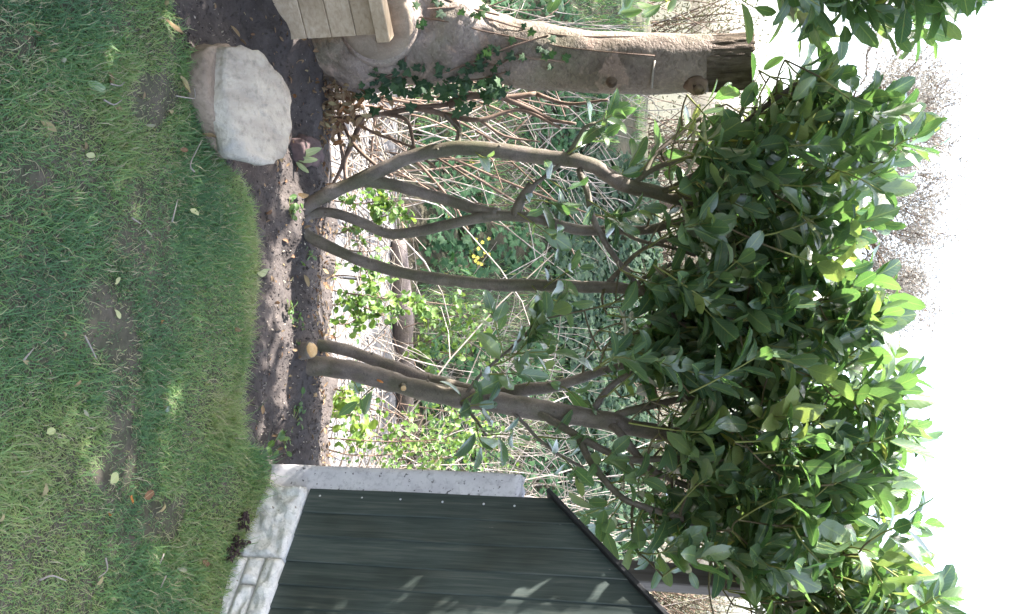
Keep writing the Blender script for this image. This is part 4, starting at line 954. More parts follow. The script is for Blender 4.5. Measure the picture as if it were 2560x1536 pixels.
# ------------------------------------------------------------------ dry stems
def dry(name, label, n, xr_, yr_, zg, hr, lean, rad, mat='dry_stem', spread=0.5, spin=0.0):
    mb = MB()
    for k_ in range(n):
        x = rng.uniform(*xr_); y = rng.uniform(*yr_); z = float(zg(np.array([x]), np.array([y]))[0]) if callable(zg) else zg
        h = rng.uniform(*hr); az = rng.normal(lean[0], lean[1]); el = np.clip(rng.normal(lean[2], spread), 0.05, 1.5)
        d = np.array([math.cos(az) * math.cos(el), math.sin(az) * math.cos(el), math.sin(el)]); side = rng.normal(0, 0.10, 3) * h
        t = np.linspace(0, 1, 6)[:, None]; pts = np.array([x, y, z]) + d * h * t + side * (t * (1 - t) * 3) + np.array([0, 0, -1]) * h * rng.uniform(0.0, 0.35) * t ** 2.4
        if callable(zg): pts[:, 2] = np.maximum(pts[:, 2], zg(pts[:, 0], pts[:, 1]) + 0.005)
        r0 = rng.uniform(*rad); mb.tube(pts, np.linspace(r0, r0 * .45, 6), 4, rng.random(), 0, False)
        if rng.random() < 0.5:
            q = pts[int(rng.integers(1, 5))]; dd = nrm(d + rng.normal(0, .6, 3)); l2 = h * rng.uniform(.15, .4)
            mb.tube([q, q + dd * l2 * .5, q + dd * l2 + [0, 0, -l2 * .1]], np.linspace(r0 * .5, r0 * .2, 3), 3, rng.random(), 0, False)
    return tag(mb.build(name, M[mat]), label, 'dry stems', kind='stuff')
flatz = lambda x, y: np.full_like(np.asarray(x, float), PAVE_Z)
dry('dry_stems', 'pale dry stems lying over the path behind the bed', 150, (-2.3, -0.6), (4.3, 6.4), flatz, (0.5, 1.6), (1.8, 1.2, 0.35), (0.003, 0.008))
dry('dry_stems', 'pale dry stems tangled on the bank behind the bare shrub', 150, (-2.7, -0.95), (5.6, 9.5), bank_z, (0.6, 2.0), (1.2, 1.3, 0.8), (0.003, 0.009))
dry('dry_stems', 'pale dry stems tangled over the bank beside the concrete post', 430, (0.1, 2.2), (5.4, 8.4), bank_z, (0.4, 1.3), (0.6, 0.9, 0.65), (0.002, 0.006))
dry('dry_stems', 'pale dry stems standing behind the dark green boards', 330, (1.0, 4.2), (4.6, 8.5), bank_z, (0.8, 2.6), (1.5, 1.4, 0.9), (0.003, 0.009))
dry('dry_stems', 'thin pale dry stems lying across the ivy bank', 50, (-1.2, 1.2), (7.0, 10.5), bank_z, (0.4, 1.4), (1.0, 1.5, 0.45), (0.002, 0.006))
dry('dry_twigs', 'short dry twigs strewn over the path behind the laurels', 300, (-1.4, 1.5), (4.5, 6.5), flatz, (0.2, 0.7), (1.5, 1.6, 0.25), (0.002, 0.005), 'dry_stem', 0.25)
dry('brown_twigs', 'dark fallen twigs lying on the path', 70, (-1.4, 1.5), (4.5, 6.5), flatz, (0.3, 0.9), (1.5, 1.6, 0.3), (0.003, 0.006), 'dead_branch', 0.25)
dry('brown_stems', 'brown dead branches piled on the bank behind the bare shrub', 70, (-2.4, -0.8), (4.4, 7.5), bank_z, (0.7, 1.9), (1.4, 1.2, 0.85), (0.005, 0.014), 'dead_branch')
dry('bare_thicket', 'bare thicket of twigs along the top of the bank', 420, (-7, 7), (10.2, 13.5), bank_z, (0.8, 1.9), (1.5, 1.8, 1.05), (0.002, 0.006), 'dead_branch', 0.3)

# ------------------------------------------------------------------ bank cover: ivy, dark ivy, grass
def cover(name, label, n, xr_, yr_, mat, size, fn=None, shape='ivy', rmean=.5, lift=0.08):
    x = rng.uniform(*xr_, n); y = rng.uniform(*yr_, n)
    if fn is not None: k_ = fn(x, y); x, y = x[k_], y[k_]; n = len(x)
    z = bank_z(x, y) + rng.uniform(0, lift, n) + 0.05 * (vn(x * 3, y * 3) + 1); s_ = rng.uniform(*size, n)
    az = rng.uniform(0, 6.28, n); nn = nrm(np.stack([rng.normal(0, .45, n), rng.normal(-.5, .45, n), np.full(n, .9)], 1)); d = np.stack([np.cos(az), np.sin(az), rng.normal(-.1, .3, n)], 1)
    d = nrm(d - nn * np.sum(d * nn, 1, keepdims=True)); xx_ = np.cross(d, nn)
    V = np.stack([x, y, z], 1)[:, None] + s_[:, None, None] * (IV[None, :, :1] * xx_[:, None] + IV[None, :, 1:2] * d[:, None] + IV[None, :, 2:] * nn[:, None])
    T = (IT[None] + (np.arange(n) * 13)[:, None, None]).reshape(-1, 3); mb = MB()
    r = np.clip(rng.normal(rmean, .22, n), 0, 1); mb.add(V.reshape(-1, 3), None, T, np.repeat(r, 13), np.tile(IUV, (n, 1)))
    return tag(mb.build(name, M[mat]), label, 'ground cover', kind='stuff')
dk = lambda x, y: (y + 0.35 * vn(x * 1.2, y * 1.2) > 8.7) & (x > -1.6 + .3 * vn(y * 2, x))
cover('ivy_carpet', 'bright green ivy carpet low on the bank', 9000, (-3.5, 3.5), (6.6, 9.6), 'bank_ivy', (.04, .085), lambda x, y: (~dk(x, y)) & (fbm(x * 1.3, y * 1.3, 2.) > -.15))
cover('dark_ivy', 'dark grey green ivy covering the upper bank', 12000, (-2.5, 3.0), (8.2, 11.6), 'ivy', (.05, .10), dk, rmean=.45)
def bank_grass():
    n = 34000; x = rng.uniform(-4, 4, n); y = rng.uniform(6.55, 10.8, n); k_ = fbm(x * 1.3, y * 1.3, 2.) < .12; x, y = x[k_], y[k_]; n = len(x); z = bank_z(x, y)
    h = rng.uniform(.08, .26, n); az = rng.uniform(0, 6.28, n); tl = rng.uniform(.2, 1.2, n); d = np.stack([np.cos(az) * np.sin(tl), np.sin(az) * np.sin(tl), np.cos(tl)], 1)
    w_ = nrm(np.cross(d, [0., 0, 1])) * rng.uniform(.002, .004, n)[:, None]; b = np.stack([x, y, z], 1); mid = b + d * (h * .55)[:, None]; tip = mid + (d + [0, 0, -.7]) * (h * .45)[:, None]
    T = (np.array([[0, 1, 3], [0, 3, 2], [2, 3, 4]])[None] + (np.arange(n) * 5)[:, None, None]).reshape(-1, 3); mb = MB()
    r = np.clip(rng.normal(.25, .14, n), 0, .7); q = rng.random(n) < .14; r[q] = rng.uniform(.85, 1, q.sum())
    mb.add(np.stack([b - w_, b + w_, mid - w_ * .8, mid + w_ * .8, tip], 1).reshape(-1, 3), None, T, np.repeat(r, 5)); tag(mb.build('bank_grass', M['grass']), 'long dark grass growing between ivy on the bank', 'grass', kind='stuff')
bank_grass()
# log edging the far side of the path
lp = [P(690, 975, 6.33), P(740, 985, 6.35), P(800, 992, 6.37), P(870, 1000, 6.4)]
for q in lp: q.z = PAVE_Z + 0.055
P_, R_ = smooth_path([lp[0] - Vector((.25, .03, 0))] + lp + [lp[-1] + Vector((.5, .05, 0))], [.05, .065, .075, .08, .075, .06], .06)
mb = MB(); mb.tube(P_, R_, 14, .5, .12, True, 8); tag(mb.build('log', M['log'], origin=tuple(lp[0])), 'weathered greyish log edging the far side of the path', 'log')
# primroses on the bank
def disc(mb, c, n, r_, k_=10, r=0.5):
    n = Vector(n).normalized(); a = n.orthogonal().normalized(); b = n.cross(a)
    V = [tuple(c)] + [tuple(Vector(c) + (a * math.cos(t_) + b * math.sin(t_)) * r_ * (1.0 if i % 2 else .62) + n * r_ * .2) for i, t_ in enumerate(np.arange(k_) * 2 * math.pi / k_)]
    mb.add(V, None, [(0, i + 1, (i + 1) % k_ + 1) for i in range(k_)], r)
def ground_at(u_, v_, f):
    lo, hi = 5.5, 14.0
    for _ in range(40):
        m_ = (lo + hi) / 2; p = P(u_, v_, m_)
        if p.z > float(f(np.array([p.x]), np.array([p.y]))[0]): lo = m_
        else: hi = m_
    return P(u_, v_, lo)
for lab, spots in (('primrose clump with many yellow flowers on the grassy bank', [(622, 1196), (632, 1212), (636, 1222), (645, 1194), (641, 1184), (640, 1204), (652, 1189), (661, 1203), (658, 1196), (599, 1190), (597, 1222), (606, 1206), (668, 1228)]),
                   ('primrose with few yellow flowers low on the bank', [(531, 1142), (523, 1150), (540, 1120)]), ('primrose with two yellow flowers behind the bowed stem', [(402, 1176), (408, 1184)])):
    c = ground_at(spots[0][0], spots[0][1] - 20, bank_z); pr_ = tag(empty('primrose', c), lab, 'flowering plant')
    n = 14; az = np.arange(n) * 2.4; d = np.stack([np.cos(az), np.sin(az), np.full(n, .45)], 1); V, UV = leaves(np.tile(np.array(c), (n, 1)), d, np.tile([[0, 0, 1.]], (n, 1)), rng.uniform(.09, .14, n), rng.uniform(.035, .05, n), .2, .9)
    mb = MB(); add_leaves(mb, V, UV, rng.uniform(.4, .8, n)); mb.build('leaf_rosette', M['shoot'], pr_)
    for (u_, v_) in spots:
        q = ground_at(u_, v_, bank_z); q = CAM + (q - CAM) * ((q - CAM).length - .12) / (q - CAM).length; mb = MB(); disc(mb, q, (random.uniform(-.4, .4), -1, .7), .019); fl = mb.build('flower', M['petal'], pr_)
        mb = MB(); mb.tube([q + Vector((0, .01, 0)), (q + c) / 2 + Vector((0, .03, -.02)), c], .0015, 4); mb.build('stalk', M['green_twig'], fl)

# ------------------------------------------------------------------ young leafy shrubs behind the bed
def young(label, stems, nl, size=(.018, .034), spread=.06, rm=.5):
    """stems: polylines (v, u, y); small fresh leaves spread along them"""
    p0 = P(stems[0][0][1], stems[0][0][0], stems[0][0][2]); rt = tag(empty('young_shrub', p0), label, 'shrub'); tw = MB(); B, D = [], []
    for st_ in stems:
        P_, R_ = smooth_path([P(u_, v_, y_) for (v_, u_, y_) in st_], np.linspace(.0045, .0018, len(st_)), .03); tw.tube(P_, R_, 5, rng.random(), 0, False)
        for _ in range(int(len(P_) * 0.6)):
            q = P_[int(rng.integers(len(P_) // 5, len(P_)))]; d = nrm(rng.normal(0, 1, 3) + [0, 0, .5]); ln = rng.uniform(.04, .16); e = q + d * ln; tw.tube([q, (q + e) / 2 + rng.normal(0, .008, 3), e], [.0018, .0014, .0008], 4, rng.random(), 0, False)
            for _k in range(3): B.append(q + d * ln * rng.uniform(.3, 1)); D.append(d)
    B = np.array(B); D = np.array(D); k_ = rng.integers(0, len(B), nl); b = B[k_] + rng.normal(0, spread * .3, (nl, 3)); d = nrm(D[k_] + rng.normal(0, .8, (nl, 3))); s_ = rng.uniform(*size, nl)
    V, UV = leaves(b, d, nrm(rng.normal(0, .6, (nl, 3)) + [0, -.3, .8]), s_ * 1.3, s_, .2, .3, (.6, .95, .95, .65), .08)
    tag(tw.build('twigs', M['dead_branch'], rt), kind='stuff'); mb = MB(); add_leaves(mb, V, UV, np.clip(rng.normal(rm, .22, nl), 0, 1)); tag(mb.build('foliage', M['shoot'], rt), kind='stuff'); return rt
young('young shrub with fresh green leaves between the two laurels', [[(790, 715, 3.95), (850, 730, 3.98), (950, 745, 4.0), (1060, 755, 4.05), (1140, 765, 4.1)], [(800, 770, 4.0), (880, 760, 4.05), (960, 790, 4.1)], [(800, 690, 4.0), (870, 690, 4.0), (940, 700, 4.1)], [(800, 800, 4.0), (870, 810, 4.1), (920, 770, 4.1)]], 330)
young('young leafy sprig behind the bowed middle stem', [[(800, 600, 4.1), (860, 580, 4.1), (950, 545, 4.15), (1030, 520, 4.2)], [(820, 500, 4.1), (900, 510, 4.1), (980, 500, 4.2), (1010, 545, 4.2)], [(810, 610, 4.1), (900, 630, 4.1), (980, 620, 4.2)]], 240)
young('young shrub with yellow green leaves on the far bank beside leafy spray', [[(1000, 860, 6.2), (1080, 850, 6.2), (1160, 790, 6.2), (1220, 740, 6.3)], [(1010, 900, 6.1), (1100, 900, 6.2), (1180, 850, 6.2)], [(1010, 820, 6.2), (1110, 790, 6.2), (1200, 800, 6.2)], [(1100, 880, 6.2), (1200, 900, 6.3)]], 330, (.024, .042), .14)
young('bright yellow green leafy shrub beside the concrete post', [[(790, 1000, 3.95), (860, 1010, 4.0), (960, 1030, 4.0), (1060, 1040, 4.1)], [(790, 1060, 3.95), (880, 1080, 4.0), (1000, 1100, 4.05), (1130, 1110, 4.1)], [(800, 1120, 3.95), (900, 1140, 4.0), (1050, 1130, 4.1), (1200, 1120, 4.1)], [(800, 980, 4.0), (840, 975, 4.0), (900, 985, 4.05)], [(760, 1092, 3.8), (850, 1098, 3.85), (1000, 1105, 3.9), (1150, 1095, 3.95)]], 520, (.013, .027), .12)
young('yellow green shrub low at the back of the bed near sawn stubs', [[(790, 985, 3.9), (830, 990, 3.9), (880, 1000, 3.95)], [(785, 1020, 3.9), (840, 1035, 3.9), (900, 1040, 3.95)]], 110, (.025, .045), .10, .9)
young('tall leafy shrub on the bank beside the concrete post', [[(1000, 1010, 6.0), (1120, 1030, 6.0), (1220, 1060, 6.0)], [(1000, 1090, 6.0), (1130, 1100, 6.0), (1260, 1130, 6.0)], [(1000, 1150, 6.0), (1150, 1140, 6.0), (1240, 1090, 6.0)]], 300, (.022, .04), .16)

# ------------------------------------------------------------------ bare budding tree beyond the bank
def far_tree():
    c0 = Vector((P(500, 1700, 14.0).x, 14.0, 0.8)); rt = tag(empty('budding_tree', c0), 'bare budding tree against the white sky beyond the bank', 'tree'); br_ = MB(); tips = []
    tb_ = MB(); P_, R_ = smooth_path([c0, c0 + Vector((.05, 0, 1.0)), c0 + Vector((0, 0, 2.1))], [.12, .10, .08], .1); tb_.tube(P_, R_, 10, .5, .1); tb_.build('trunk', M['dead_branch'], rt)
    def rec(p, d, ln, r_, dep):
        q = p + d * ln; md = (p + q) / 2 + np.array(rng.normal(0, .06, 3)) * ln; br_.tube([p, md, q], [r_, r_ * .85, r_ * .65], 4 if dep < 3 else 6, .5, 0, False)
        if dep == 0: tips.append((p, q)); return
        if dep < 3: tips.append((p, q))
        for _ in range(3 if dep > 1 else 4): rec(p + (q - p) * rng.uniform(.55, 1), nrm(d + rng.normal(0, .52, 3) + [0, 0, .1]), ln * rng.uniform(.62, .85), r_ * .6, dep - 1)
    top = np.array(c0) + [0, 0, 2.0]
    for k_ in range(6):
        a = k_ * 1.05; rec(top + rng.normal(0, .05, 3), nrm(np.array([math.cos(a) * .8, math.sin(a) * .8, .75])), 1.13, .04, 4)
    br_.build('branches', M['dead_branch'], rt)
    T = np.array([(a, b) for a, b in tips]); n = 70000; k_ = rng.integers(0, len(T), n); f = rng.random((n, 1)); b = T[k_, 0] * (1 - f) + T[k_, 1] * f + rng.normal(0, 1, (n, 3)) * np.where(rng.random((n, 1)) < .5, .06, .16); s_ = rng.uniform(.014, .034, n)[:, None]
    a1 = nrm(rng.normal(0, 1, (n, 3))) * s_; a2 = nrm(rng.normal(0, 1, (n, 3))) * s_ * .6; mb = MB(); mb.add(np.stack([b, b + a1 + a2 * .5, b + a1 * 1.7, b + a1 - a2], 1).reshape(-1, 3), (np.arange(4)[None] + (np.arange(n) * 4)[:, None]), None, .5)
    tag(mb.build('crown', M['bud'], rt), kind='stuff')
far_tree()
def hedge_row():
    for k_, (x, y, h, wd_) in enumerate([(-5.2, 12.6, 1.7, 1.2), (-3.4, 12.3, 1.5, 1.1), (-2.0, 12.6, 1.25, 1.0), (-0.6, 12.4, 1.1, 1.1), (0.9, 12.6, 1.0, 1.1), (2.4, 12.4, 1.2, 1.1), (3.9, 12.7, 1.35, 1.1), (5.6, 12.5, 1.4, 1.2)]):
        rt = tag(empty('hedgerow_shrub', (x, y, .85)), 'twiggy grey brown hedgerow shrub along the top of the bank', 'shrub', 'hedgerow shrubs along the top of the bank'); tw = MB(); pts_ = []
        for e in range(46):
            a = rng.uniform(0, 6.28); tp = np.array([x + math.cos(a) * wd_ * rng.uniform(.1, .9), y + math.sin(a) * .5, .85 + h * rng.uniform(.5, 1.05)]); b = np.array([x + rng.normal(0, .25), y + rng.normal(0, .1), .8]); md = (b + tp) / 2 + rng.normal(0, .12, 3)
            t_ = np.linspace(0, 1, 5)[:, None]; c_ = b * (1 - t_) ** 2 + 2 * md * t_ * (1 - t_) + tp * t_ * t_; tw.tube(c_, np.linspace(.012, .004, 5), 4, .5, 0, False); pts_.append(c_)
        tag(tw.build('stems', M['dead_branch'], rt), kind='stuff'); pp_ = np.vstack(pts_); n = 5200; q = pp_[rng.integers(0, len(pp_), n)] + rng.normal(0, .13, (n, 3)); q[:, 2] = np.maximum(q[:, 2], .88); s_ = rng.uniform(.015, .035, n)[:, None]
        a1 = nrm(rng.normal(0, 1, (n, 3))) * s_; a2 = nrm(rng.normal(0, 1, (n, 3))) * s_ * .6; mb = MB(); mb.add(np.stack([q, q + a1 + a2 * .5, q + a1 * 1.7, q + a1 - a2], 1).reshape(-1, 3), (np.arange(4)[None] + (np.arange(n) * 4)[:, None]), None, np.repeat(rng.random(n), 4)); tag(mb.build('crown', M['hedge_leaf'], rt), kind='stuff')
hedge_row()
def shade_tree():
    # unseen evergreen, added to keep half of the bank in shade
    rt = tag(empty('unseen_shade_tree', (-6.6, 9.2, .2)), 'unseen evergreen tree added to shade the bank', 'tree'); tb_ = MB(); P_, R_ = smooth_path([(-6.6, 9.2, -.3), (-6.5, 9.1, 2.5), (-6.55, 9.3, 5.5), (-6.5, 9.5, 8.6)], [.2, .16, .1, .03], .2); tb_.tube(P_, R_, 12, .5, .1); tb_.build('trunk', M['dead_branch'], rt)
    n = 9000; cl = rng.normal(0, 1, (60, 3)) * [.9, 1.15, 1.2] + [-6.5, 9.7, 6.7]; lm = MB()
    for c_ in cl: lm.tube([(-6.5, 9.2, max(2.5, c_[2] - .8)), tuple((c_ + [-6.5, 9.2, c_[2]]) / 2), tuple(c_)], [.03, .02, .008], 5, .5, 0, False)
    tag(lm.build('limbs', M['dead_branch'], rt), kind='stuff')
    p = cl[rng.integers(0, 60, n)] + rng.normal(0, .34, (n, 3)); V, UV = leaves(p, nrm(rng.normal(0, 1, (n, 3))), nrm(rng.normal(0, .6, (n, 3)) + [0, 0, .8]), rng.uniform(.12, .2, n), rng.uniform(.05, .09, n), .2, .4); mb = MB(); add_leaves(mb, V, UV, np.clip(rng.normal(.4, .2, n), 0, .9)); tag(mb.build('crown', M['laurel'], rt), kind='stuff')
shade_tree()

# ------------------------------------------------------------------ fallen leaves on the lawn and bed
FALL = [ # v, u, length px, kind, turn
 (152, 158, 46, 'grey', .9), (140, 130, 26, 'tan', 1.7), (249, 216, 62, 'greygreen', 1.4), (286, 202, 60, 'brown', .5), (125, 313, 52, 'tan', 1.0), (108, 285, 34, 'brown', .8), (234, 388, 40, 'cream', 1.5), (226, 368, 30, 'brown', .4), (461, 215, 56, 'tan', .2), (441, 283, 36, 'tan', 1.4),
 (6, 411, 34, 'cream', 1.2), (306, 270, 30, 'brown', 1.3), (434, 71, 60, 'brown', 1.1), (412, 10, 36, 'tan', 1.3), (95, 85, 30, 'brown', .6), (525, 345, 42, 'brown', 1.2), (470, 375, 30, 'redbrown', 1.4), (380, 320, 30, 'grey', 1.0),
 (494, 530, 44, 'cream', 1.35), (300, 702, 34, 'cream', 1.2), (374, 584, 26, 'grey', .3), (123, 535, 32, 'tan', .5), (675, 682, 58, 'cream', 1.5), (416, 806, 28, 'orange', 1.1), (303, 786, 34, 'cream', .7), (175, 840, 32, 'tan', .9), (77, 907, 34, 'tan', 1.2), (588, 823, 32, 'brown', 1.5), (340, 963, 20, 'grey', .9), (431, 690, 30, 'brown', .9), (158, 640, 16, 'grey', .8),
 (123, 1229, 42, 'tan', .2), (294, 1195, 44, 'palegreen', 1.2), (377, 1238, 58, 'redbrown', 1.55), (330, 1253, 40, 'orange', 1.1), (419, 1269, 44, 'tan', 1.8), (135, 1079, 34, 'palegreen', 1.4), (220, 1036, 26, 'grey', .4), (260, 1455, 30, 'tan', .8), (520, 1408, 34, 'redbrown', 1.0), (126, 1372, 24, 'grey', 1.2), (428, 1022, 42, 'darkgreen', 1.5), (274, 1289, 24, 'orange', 1.2), (459, 1422, 30, 'grey', 1.4), (360, 640, 24, 'brown', .9), (575, 1000, 24, 'tan', .6), (180, 45, 30, 'tan', .4), (370, 240, 24, 'brown', .3), (205, 960, 26, 'brown', .6), (55, 640, 26, 'tan', .8), (15, 1300, 28, 'tan', .5), (200, 1400, 22, 'brown', 1.3)]
KIND = {'grey': ('dry_leaf', .02, 'crumpled grey dry leaf lying on the lawn'), 'tan': ('dry_leaf', .32, 'curled tan dry leaf lying on the lawn'), 'brown': ('dry_leaf', .58, 'curled mid brown dry leaf lying on the lawn'), 'redbrown': ('dry_leaf', .82, 'dark red brown fallen leaf lying on the lawn'), 'orange': ('dry_leaf', 1.0, 'small orange brown fallen leaf lying on the lawn'),
        'cream': ('pale_leaf', .95, 'pale cream fallen leaf lying on the lawn'), 'palegreen': ('pale_leaf', .55, 'pale green fallen leaf lying flat on the lawn'), 'greygreen': ('pale_leaf', .05, 'grey green fallen leaf with curled brown edges on the lawn'), 'darkgreen': ('laurel', .4, 'fallen dark green leaf standing in the lawn near the bed edge')}
def near_of(u_, v_):
    if u_ < 480 and v_ > 330: return 'beside the orange stone'
    if u_ > 1180 and v_ > 300: return 'before the white plinth'
    if 600 < u_ < 1330 and 230 < v_ <= 450: return 'by the bare earth patch'
    if v_ > 400: return 'near the edge of the bed'
    if u_ < 450: return 'in front of the stone slab'
    return 'away from the bed'
for (v_, u_, px, kd, tn) in FALL:
    q = G(u_, v_, .028); dep = (q - CAM).dot(FWD); L = px / F * dep * 0.98; mk, rr_, lab = KIND[kd]
    az = tn * random.choice((1, -1)) + random.uniform(-.2, .2); d = np.array([[math.cos(az), math.sin(az), random.uniform(.0, .25)]]); c0 = np.array([tuple(q)]) - d * L / 2
    tall = 1 if kd != 'darkgreen' else 0
    if v_ > 640: lab = 'pale cream pointed leaf lying on the bare soil'; c0[0, 2] = .012
    c0[0, 2] = max(c0[0, 2] - .008, .012 if v_ < 600 else -.01)
    curl = random.choice((-1, 1)) * random.uniform(.7, 1.9) if kd in ('tan', 'brown', 'grey', 'orange') else random.uniform(-.5, .6)
    V, UV = leaves(c0, d, np.array([[random.uniform(-.5, .5), random.uniform(-.6, .1), 1.0]]), L, L * (.42 if kd not in ('palegreen',) else .6), random.uniform(.3, .8) if kd in ('tan', 'brown', 'grey') else .25, curl, wav=.09)
    mb = MB(); add_leaves(mb, V, UV, np.array([rr_])); o = mb.build('fallen_leaf', M[mk], origin=tuple(c0[0]))
    if v_ < 640 and kd not in ('greygreen', 'darkgreen'):
        lab = lab.replace('on the lawn', 'on the lawn ' + near_of(u_, v_))
    tag(o, lab, 'leaf', None if v_ > 640 or kd in ('greygreen', 'darkgreen') else 'fallen %s leaves on the lawn' % kd)
STK = [((264, 1395), (268, 1425), (246, 1445)), ((415, 1440), (402, 1470)), ((410, 1385), (400, 1410)), ((212, 840), (228, 870), (241, 897)), ((430, 555), (444, 500)), ((486, 430), (476, 410), (505, 350)), ((260, 250), (285, 262), (305, 250)), ((277, 210), (300, 215), (311, 205)), ((440, 240), (470, 245), (488, 245), (486, 222)), ((100, 1450), (130, 1440), (165, 1452)), ((60, 900), (85, 870)), ((330, 545), (352, 560))]
for s_ in STK:
    P_, R_ = smooth_path([G(u_, v_, .03) for (v_, u_) in s_], [.0022] * len(s_), .01); mb = MB(); mb.tube(P_, R_ * np.linspace(1.2, .6, len(R_)), 5); tag(mb.build('dry_stalk', M['dry_stem'], origin=tuple(P_[0])), 'thin pale dry stalk lying on the lawn', 'stalk', 'dry stalks on the lawn')

# ------------------------------------------------------------------ bed: litter, weeds, leaf heap
def litter():
    n = 900; x = rng.uniform(-1.5, 1.0, n); y = edge_y(x) + rng.beta(2.4, 1.0, n) * (BACK + .02 - edge_y(x)); ok = (y > edge_y(x) + .03) & (rng.random(n) < .25 + .9 * (fbm(x * 4, y * 4, 6.) > 0)); x, y = x[ok], y[ok]; n = len(x); z = bed_z(x, y) + .004
    az = rng.uniform(0, 6.28, n); d = np.stack([np.cos(az), np.sin(az), rng.normal(.15, .25, n)], 1); L = rng.gamma(4, .0045, n) + .005
    V, UV = leaves(np.stack([x, y, z], 1), d, nrm(rng.normal(0, .4, (n, 3)) + [0, 0, 1.]), L, L * .45, .4, rng.normal(0, 1.0, n)); mb = MB(); add_leaves(mb, V, UV, np.clip(rng.normal(.66, .12, n), .3, .88)); tag(mb.build('leaf_litter', M['dry_leaf']), 'small brown dead leaves scattered on the soil bed', 'leaf litter', kind='stuff')
    n = 900; x = rng.uniform(-1.5, 1.0, n); y = edge_y(x) + rng.uniform(.02, .5, n); z = bed_z(x, y); s_ = rng.uniform(.0015, .0045, n)[:, None]; b = np.stack([x, y, z + .002], 1); a1 = nrm(rng.normal(0, 1, (n, 3))) * s_ * 1.6; a2 = nrm(rng.normal(0, 1, (n, 3))) * s_; a3 = np.array([0, 0, 1.]) * s_
    mb = MB(); mb.add(np.stack([b + a1, b + a2, b - a1, b + a3], 1).reshape(-1, 3), None, (np.array([[0, 1, 3], [1, 2, 3], [2, 0, 3], [0, 2, 1]])[None] + (np.arange(n) * 4)[:, None, None]).reshape(-1, 3)); tag(mb.build('grit', M['chip'], smooth=False), 'pale grit and wood chips on the soil bed', 'grit', kind='stuff')
    # crumbs of earth
    n = 7000; x = rng.uniform(-1.6, 1.0, n); y = edge_y(x) + rng.uniform(.0, .9, n) ; ok = y < BACK; x, y = x[ok], y[ok]; n = len(x); z = bed_z(x, y); s_ = rng.gamma(2, .0014, n)[:, None] + .001; b = np.stack([x, y, z], 1)
    oc = np.array([[1, 0, 0], [-1, 0, 0], [0, 1, 0], [0, -1, 0], [0, 0, 1], [0, 0, -1.]]); V = b[:, None] + s_[:, None] * (oc[None] + rng.normal(0, .22, (n, 6, 3))); F8 = np.array([[0, 2, 4], [2, 1, 4], [1, 3, 4], [3, 0, 4], [2, 0, 5], [1, 2, 5], [3, 1, 5], [0, 3, 5]])
    mb = MB(); mb.add(V.reshape(-1, 3), None, (F8[None] + (np.arange(n) * 6)[:, None, None]).reshape(-1, 3)); tag(mb.build('soil_crumbs', M['soil'], smooth=False), 'crumbs of purplish brown earth on the bed', 'soil', kind='stuff')
    # leaf heap at the foot of the trunk
    n = 420; c = P(245, 830, 3.62); p = np.array(c) + rng.normal(0, 1, (n, 3)) * [.09, .07, .08]; p[:, 2] = np.maximum(p[:, 2], -.02); V, UV = leaves(p, nrm(rng.normal(0, 1, (n, 3))), nrm(rng.normal(0, .6, (n, 3)) + [0, -.3, .8]), rng.uniform(.03, .06, n), rng.uniform(.013, .026, n), .4, rng.normal(0, 1., n)); mb = MB(); add_leaves(mb, V, UV, np.clip(rng.normal(.68, .14, n), .3, .92)); tag(mb.build('dead_leaf_heap', M['dry_leaf']), 'heap of brown dead leaves at the foot of the trunk', 'leaf litter', kind='stuff')
litter()
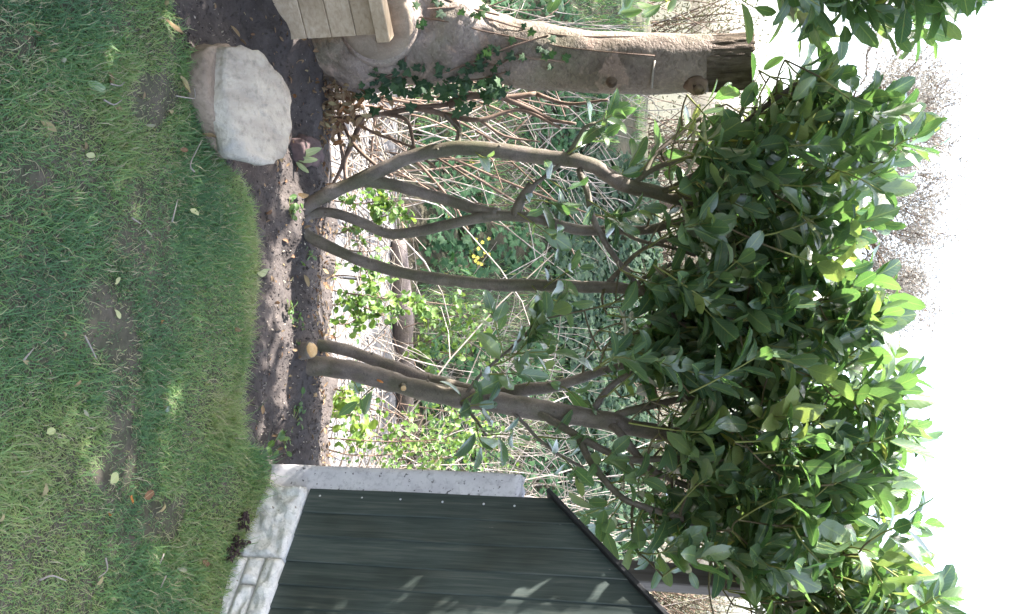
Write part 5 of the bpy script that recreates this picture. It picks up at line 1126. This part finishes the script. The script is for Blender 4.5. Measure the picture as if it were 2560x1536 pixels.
for k_, (v_, u_, s_, n) in enumerate([(720, 530, .030, 12), (742, 505, .026, 10), (735, 820, .026, 16), (720, 780, .024, 14), (700, 1090, .026, 14), (672, 1120, .034, 7), (745, 1010, .028, 10), (730, 1060, .026, 10), (755, 640, .024, 10)]):
    q = G(u_, v_, -.01); rt = tag(empty('weed', q), 'small green weed growing in the soil ' + ('at the foot of the bowed laurel stems' if u_ < 660 else 'between the two laurels' if u_ < 860 else 'beside the concrete post' if u_ > 1050 else 'at the foot of the sawn stubs'), 'weed', 'weeds in the soil bed')
    az = np.arange(n) * 2.4 + rng.random(); d = np.stack([np.cos(az), np.sin(az), rng.uniform(.3, 1.2, n)], 1); b = np.array(q) + np.stack([rng.normal(0, .025, n), rng.normal(0, .02, n), rng.uniform(.0, .03, n)], 1); L = rng.uniform(.6, 1.2, n) * s_
    V, UV = leaves(b, d, nrm(np.array([0, -.2, 1.]) + rng.normal(0, .3, (n, 3))), L, L * .62, .15, .5); sm = MB()
    for e in range(n): sm.tube([q, (Vector(b[e]) + q) / 2 + Vector((0, 0, .004)), Vector(b[e])], .0011, 4, caps=False)
    sm.build('stalk', M['green_twig'], rt)
    for e in range(n): mb = MB(); add_leaves(mb, V[e:e+1], UV[e:e+1], np.array([rng.uniform(.1, .6)])); mb.build('leaf', M['shoot'], rt)
sp = P(395, 748, 3.36); rt = tag(empty('broad_weed', sp), 'weed with long upright grey green leaves before the dark stone', 'weed')
for (v0, u0, v1, u1) in ((742, 392, 800, 372), (742, 400, 790, 400), (740, 405, 768, 430), (738, 385, 765, 360)):
    a, b = P(u0, v0, 3.36), P(u1, v1, 3.34); V, UV = leaves(np.array([tuple(a)]), np.array([tuple(b - a)]), np.array([[.2, -1, .3]]), (b - a).length, (b - a).length * .28, .2, .4); mb = MB(); add_leaves(mb, V, UV, np.array([.3])); mb.build('leaf', M['pale_leaf'], rt)
# dark purple plant at the plinth
pp = G(1345, 592, .0); rt = tag(empty('purple_plant', pp), 'low dark purple leaved plant growing against the white plinth', 'plant'); tw = MB()
cc = 0
for e in range(26):
    f = rng.random(); bu, bv = 1288 + 120 * f, 610 - 40 * f; a = G(bu, bv - 14, .0); tp = a + Vector((rng.normal(0, .012), rng.normal(0, .008), rng.uniform(.02, .055) * (1.3 - abs(f - .45)))); tw.tube([a, (a + tp) / 2, tp], .0012, 4, caps=False)
    n = 9; t_ = rng.uniform(.25, 1, n); az = rng.uniform(0, 6.28, n); b = np.array(a) + (np.array(tp) - np.array(a)) * t_[:, None]; V, UV = leaves(b, np.stack([np.cos(az), np.sin(az), rng.uniform(.0, .8, n)], 1), np.tile([[0, -.3, 1.]], (n, 1)), rng.uniform(.010, .017, n), rng.uniform(.006, .010, n), .2, .4); mb = MB(); add_leaves(mb, V, UV, rng.random(n)); mb.build('sprig', M['purple_leaf'], rt)
tw.build('stems', M['purple_leaf'], rt)
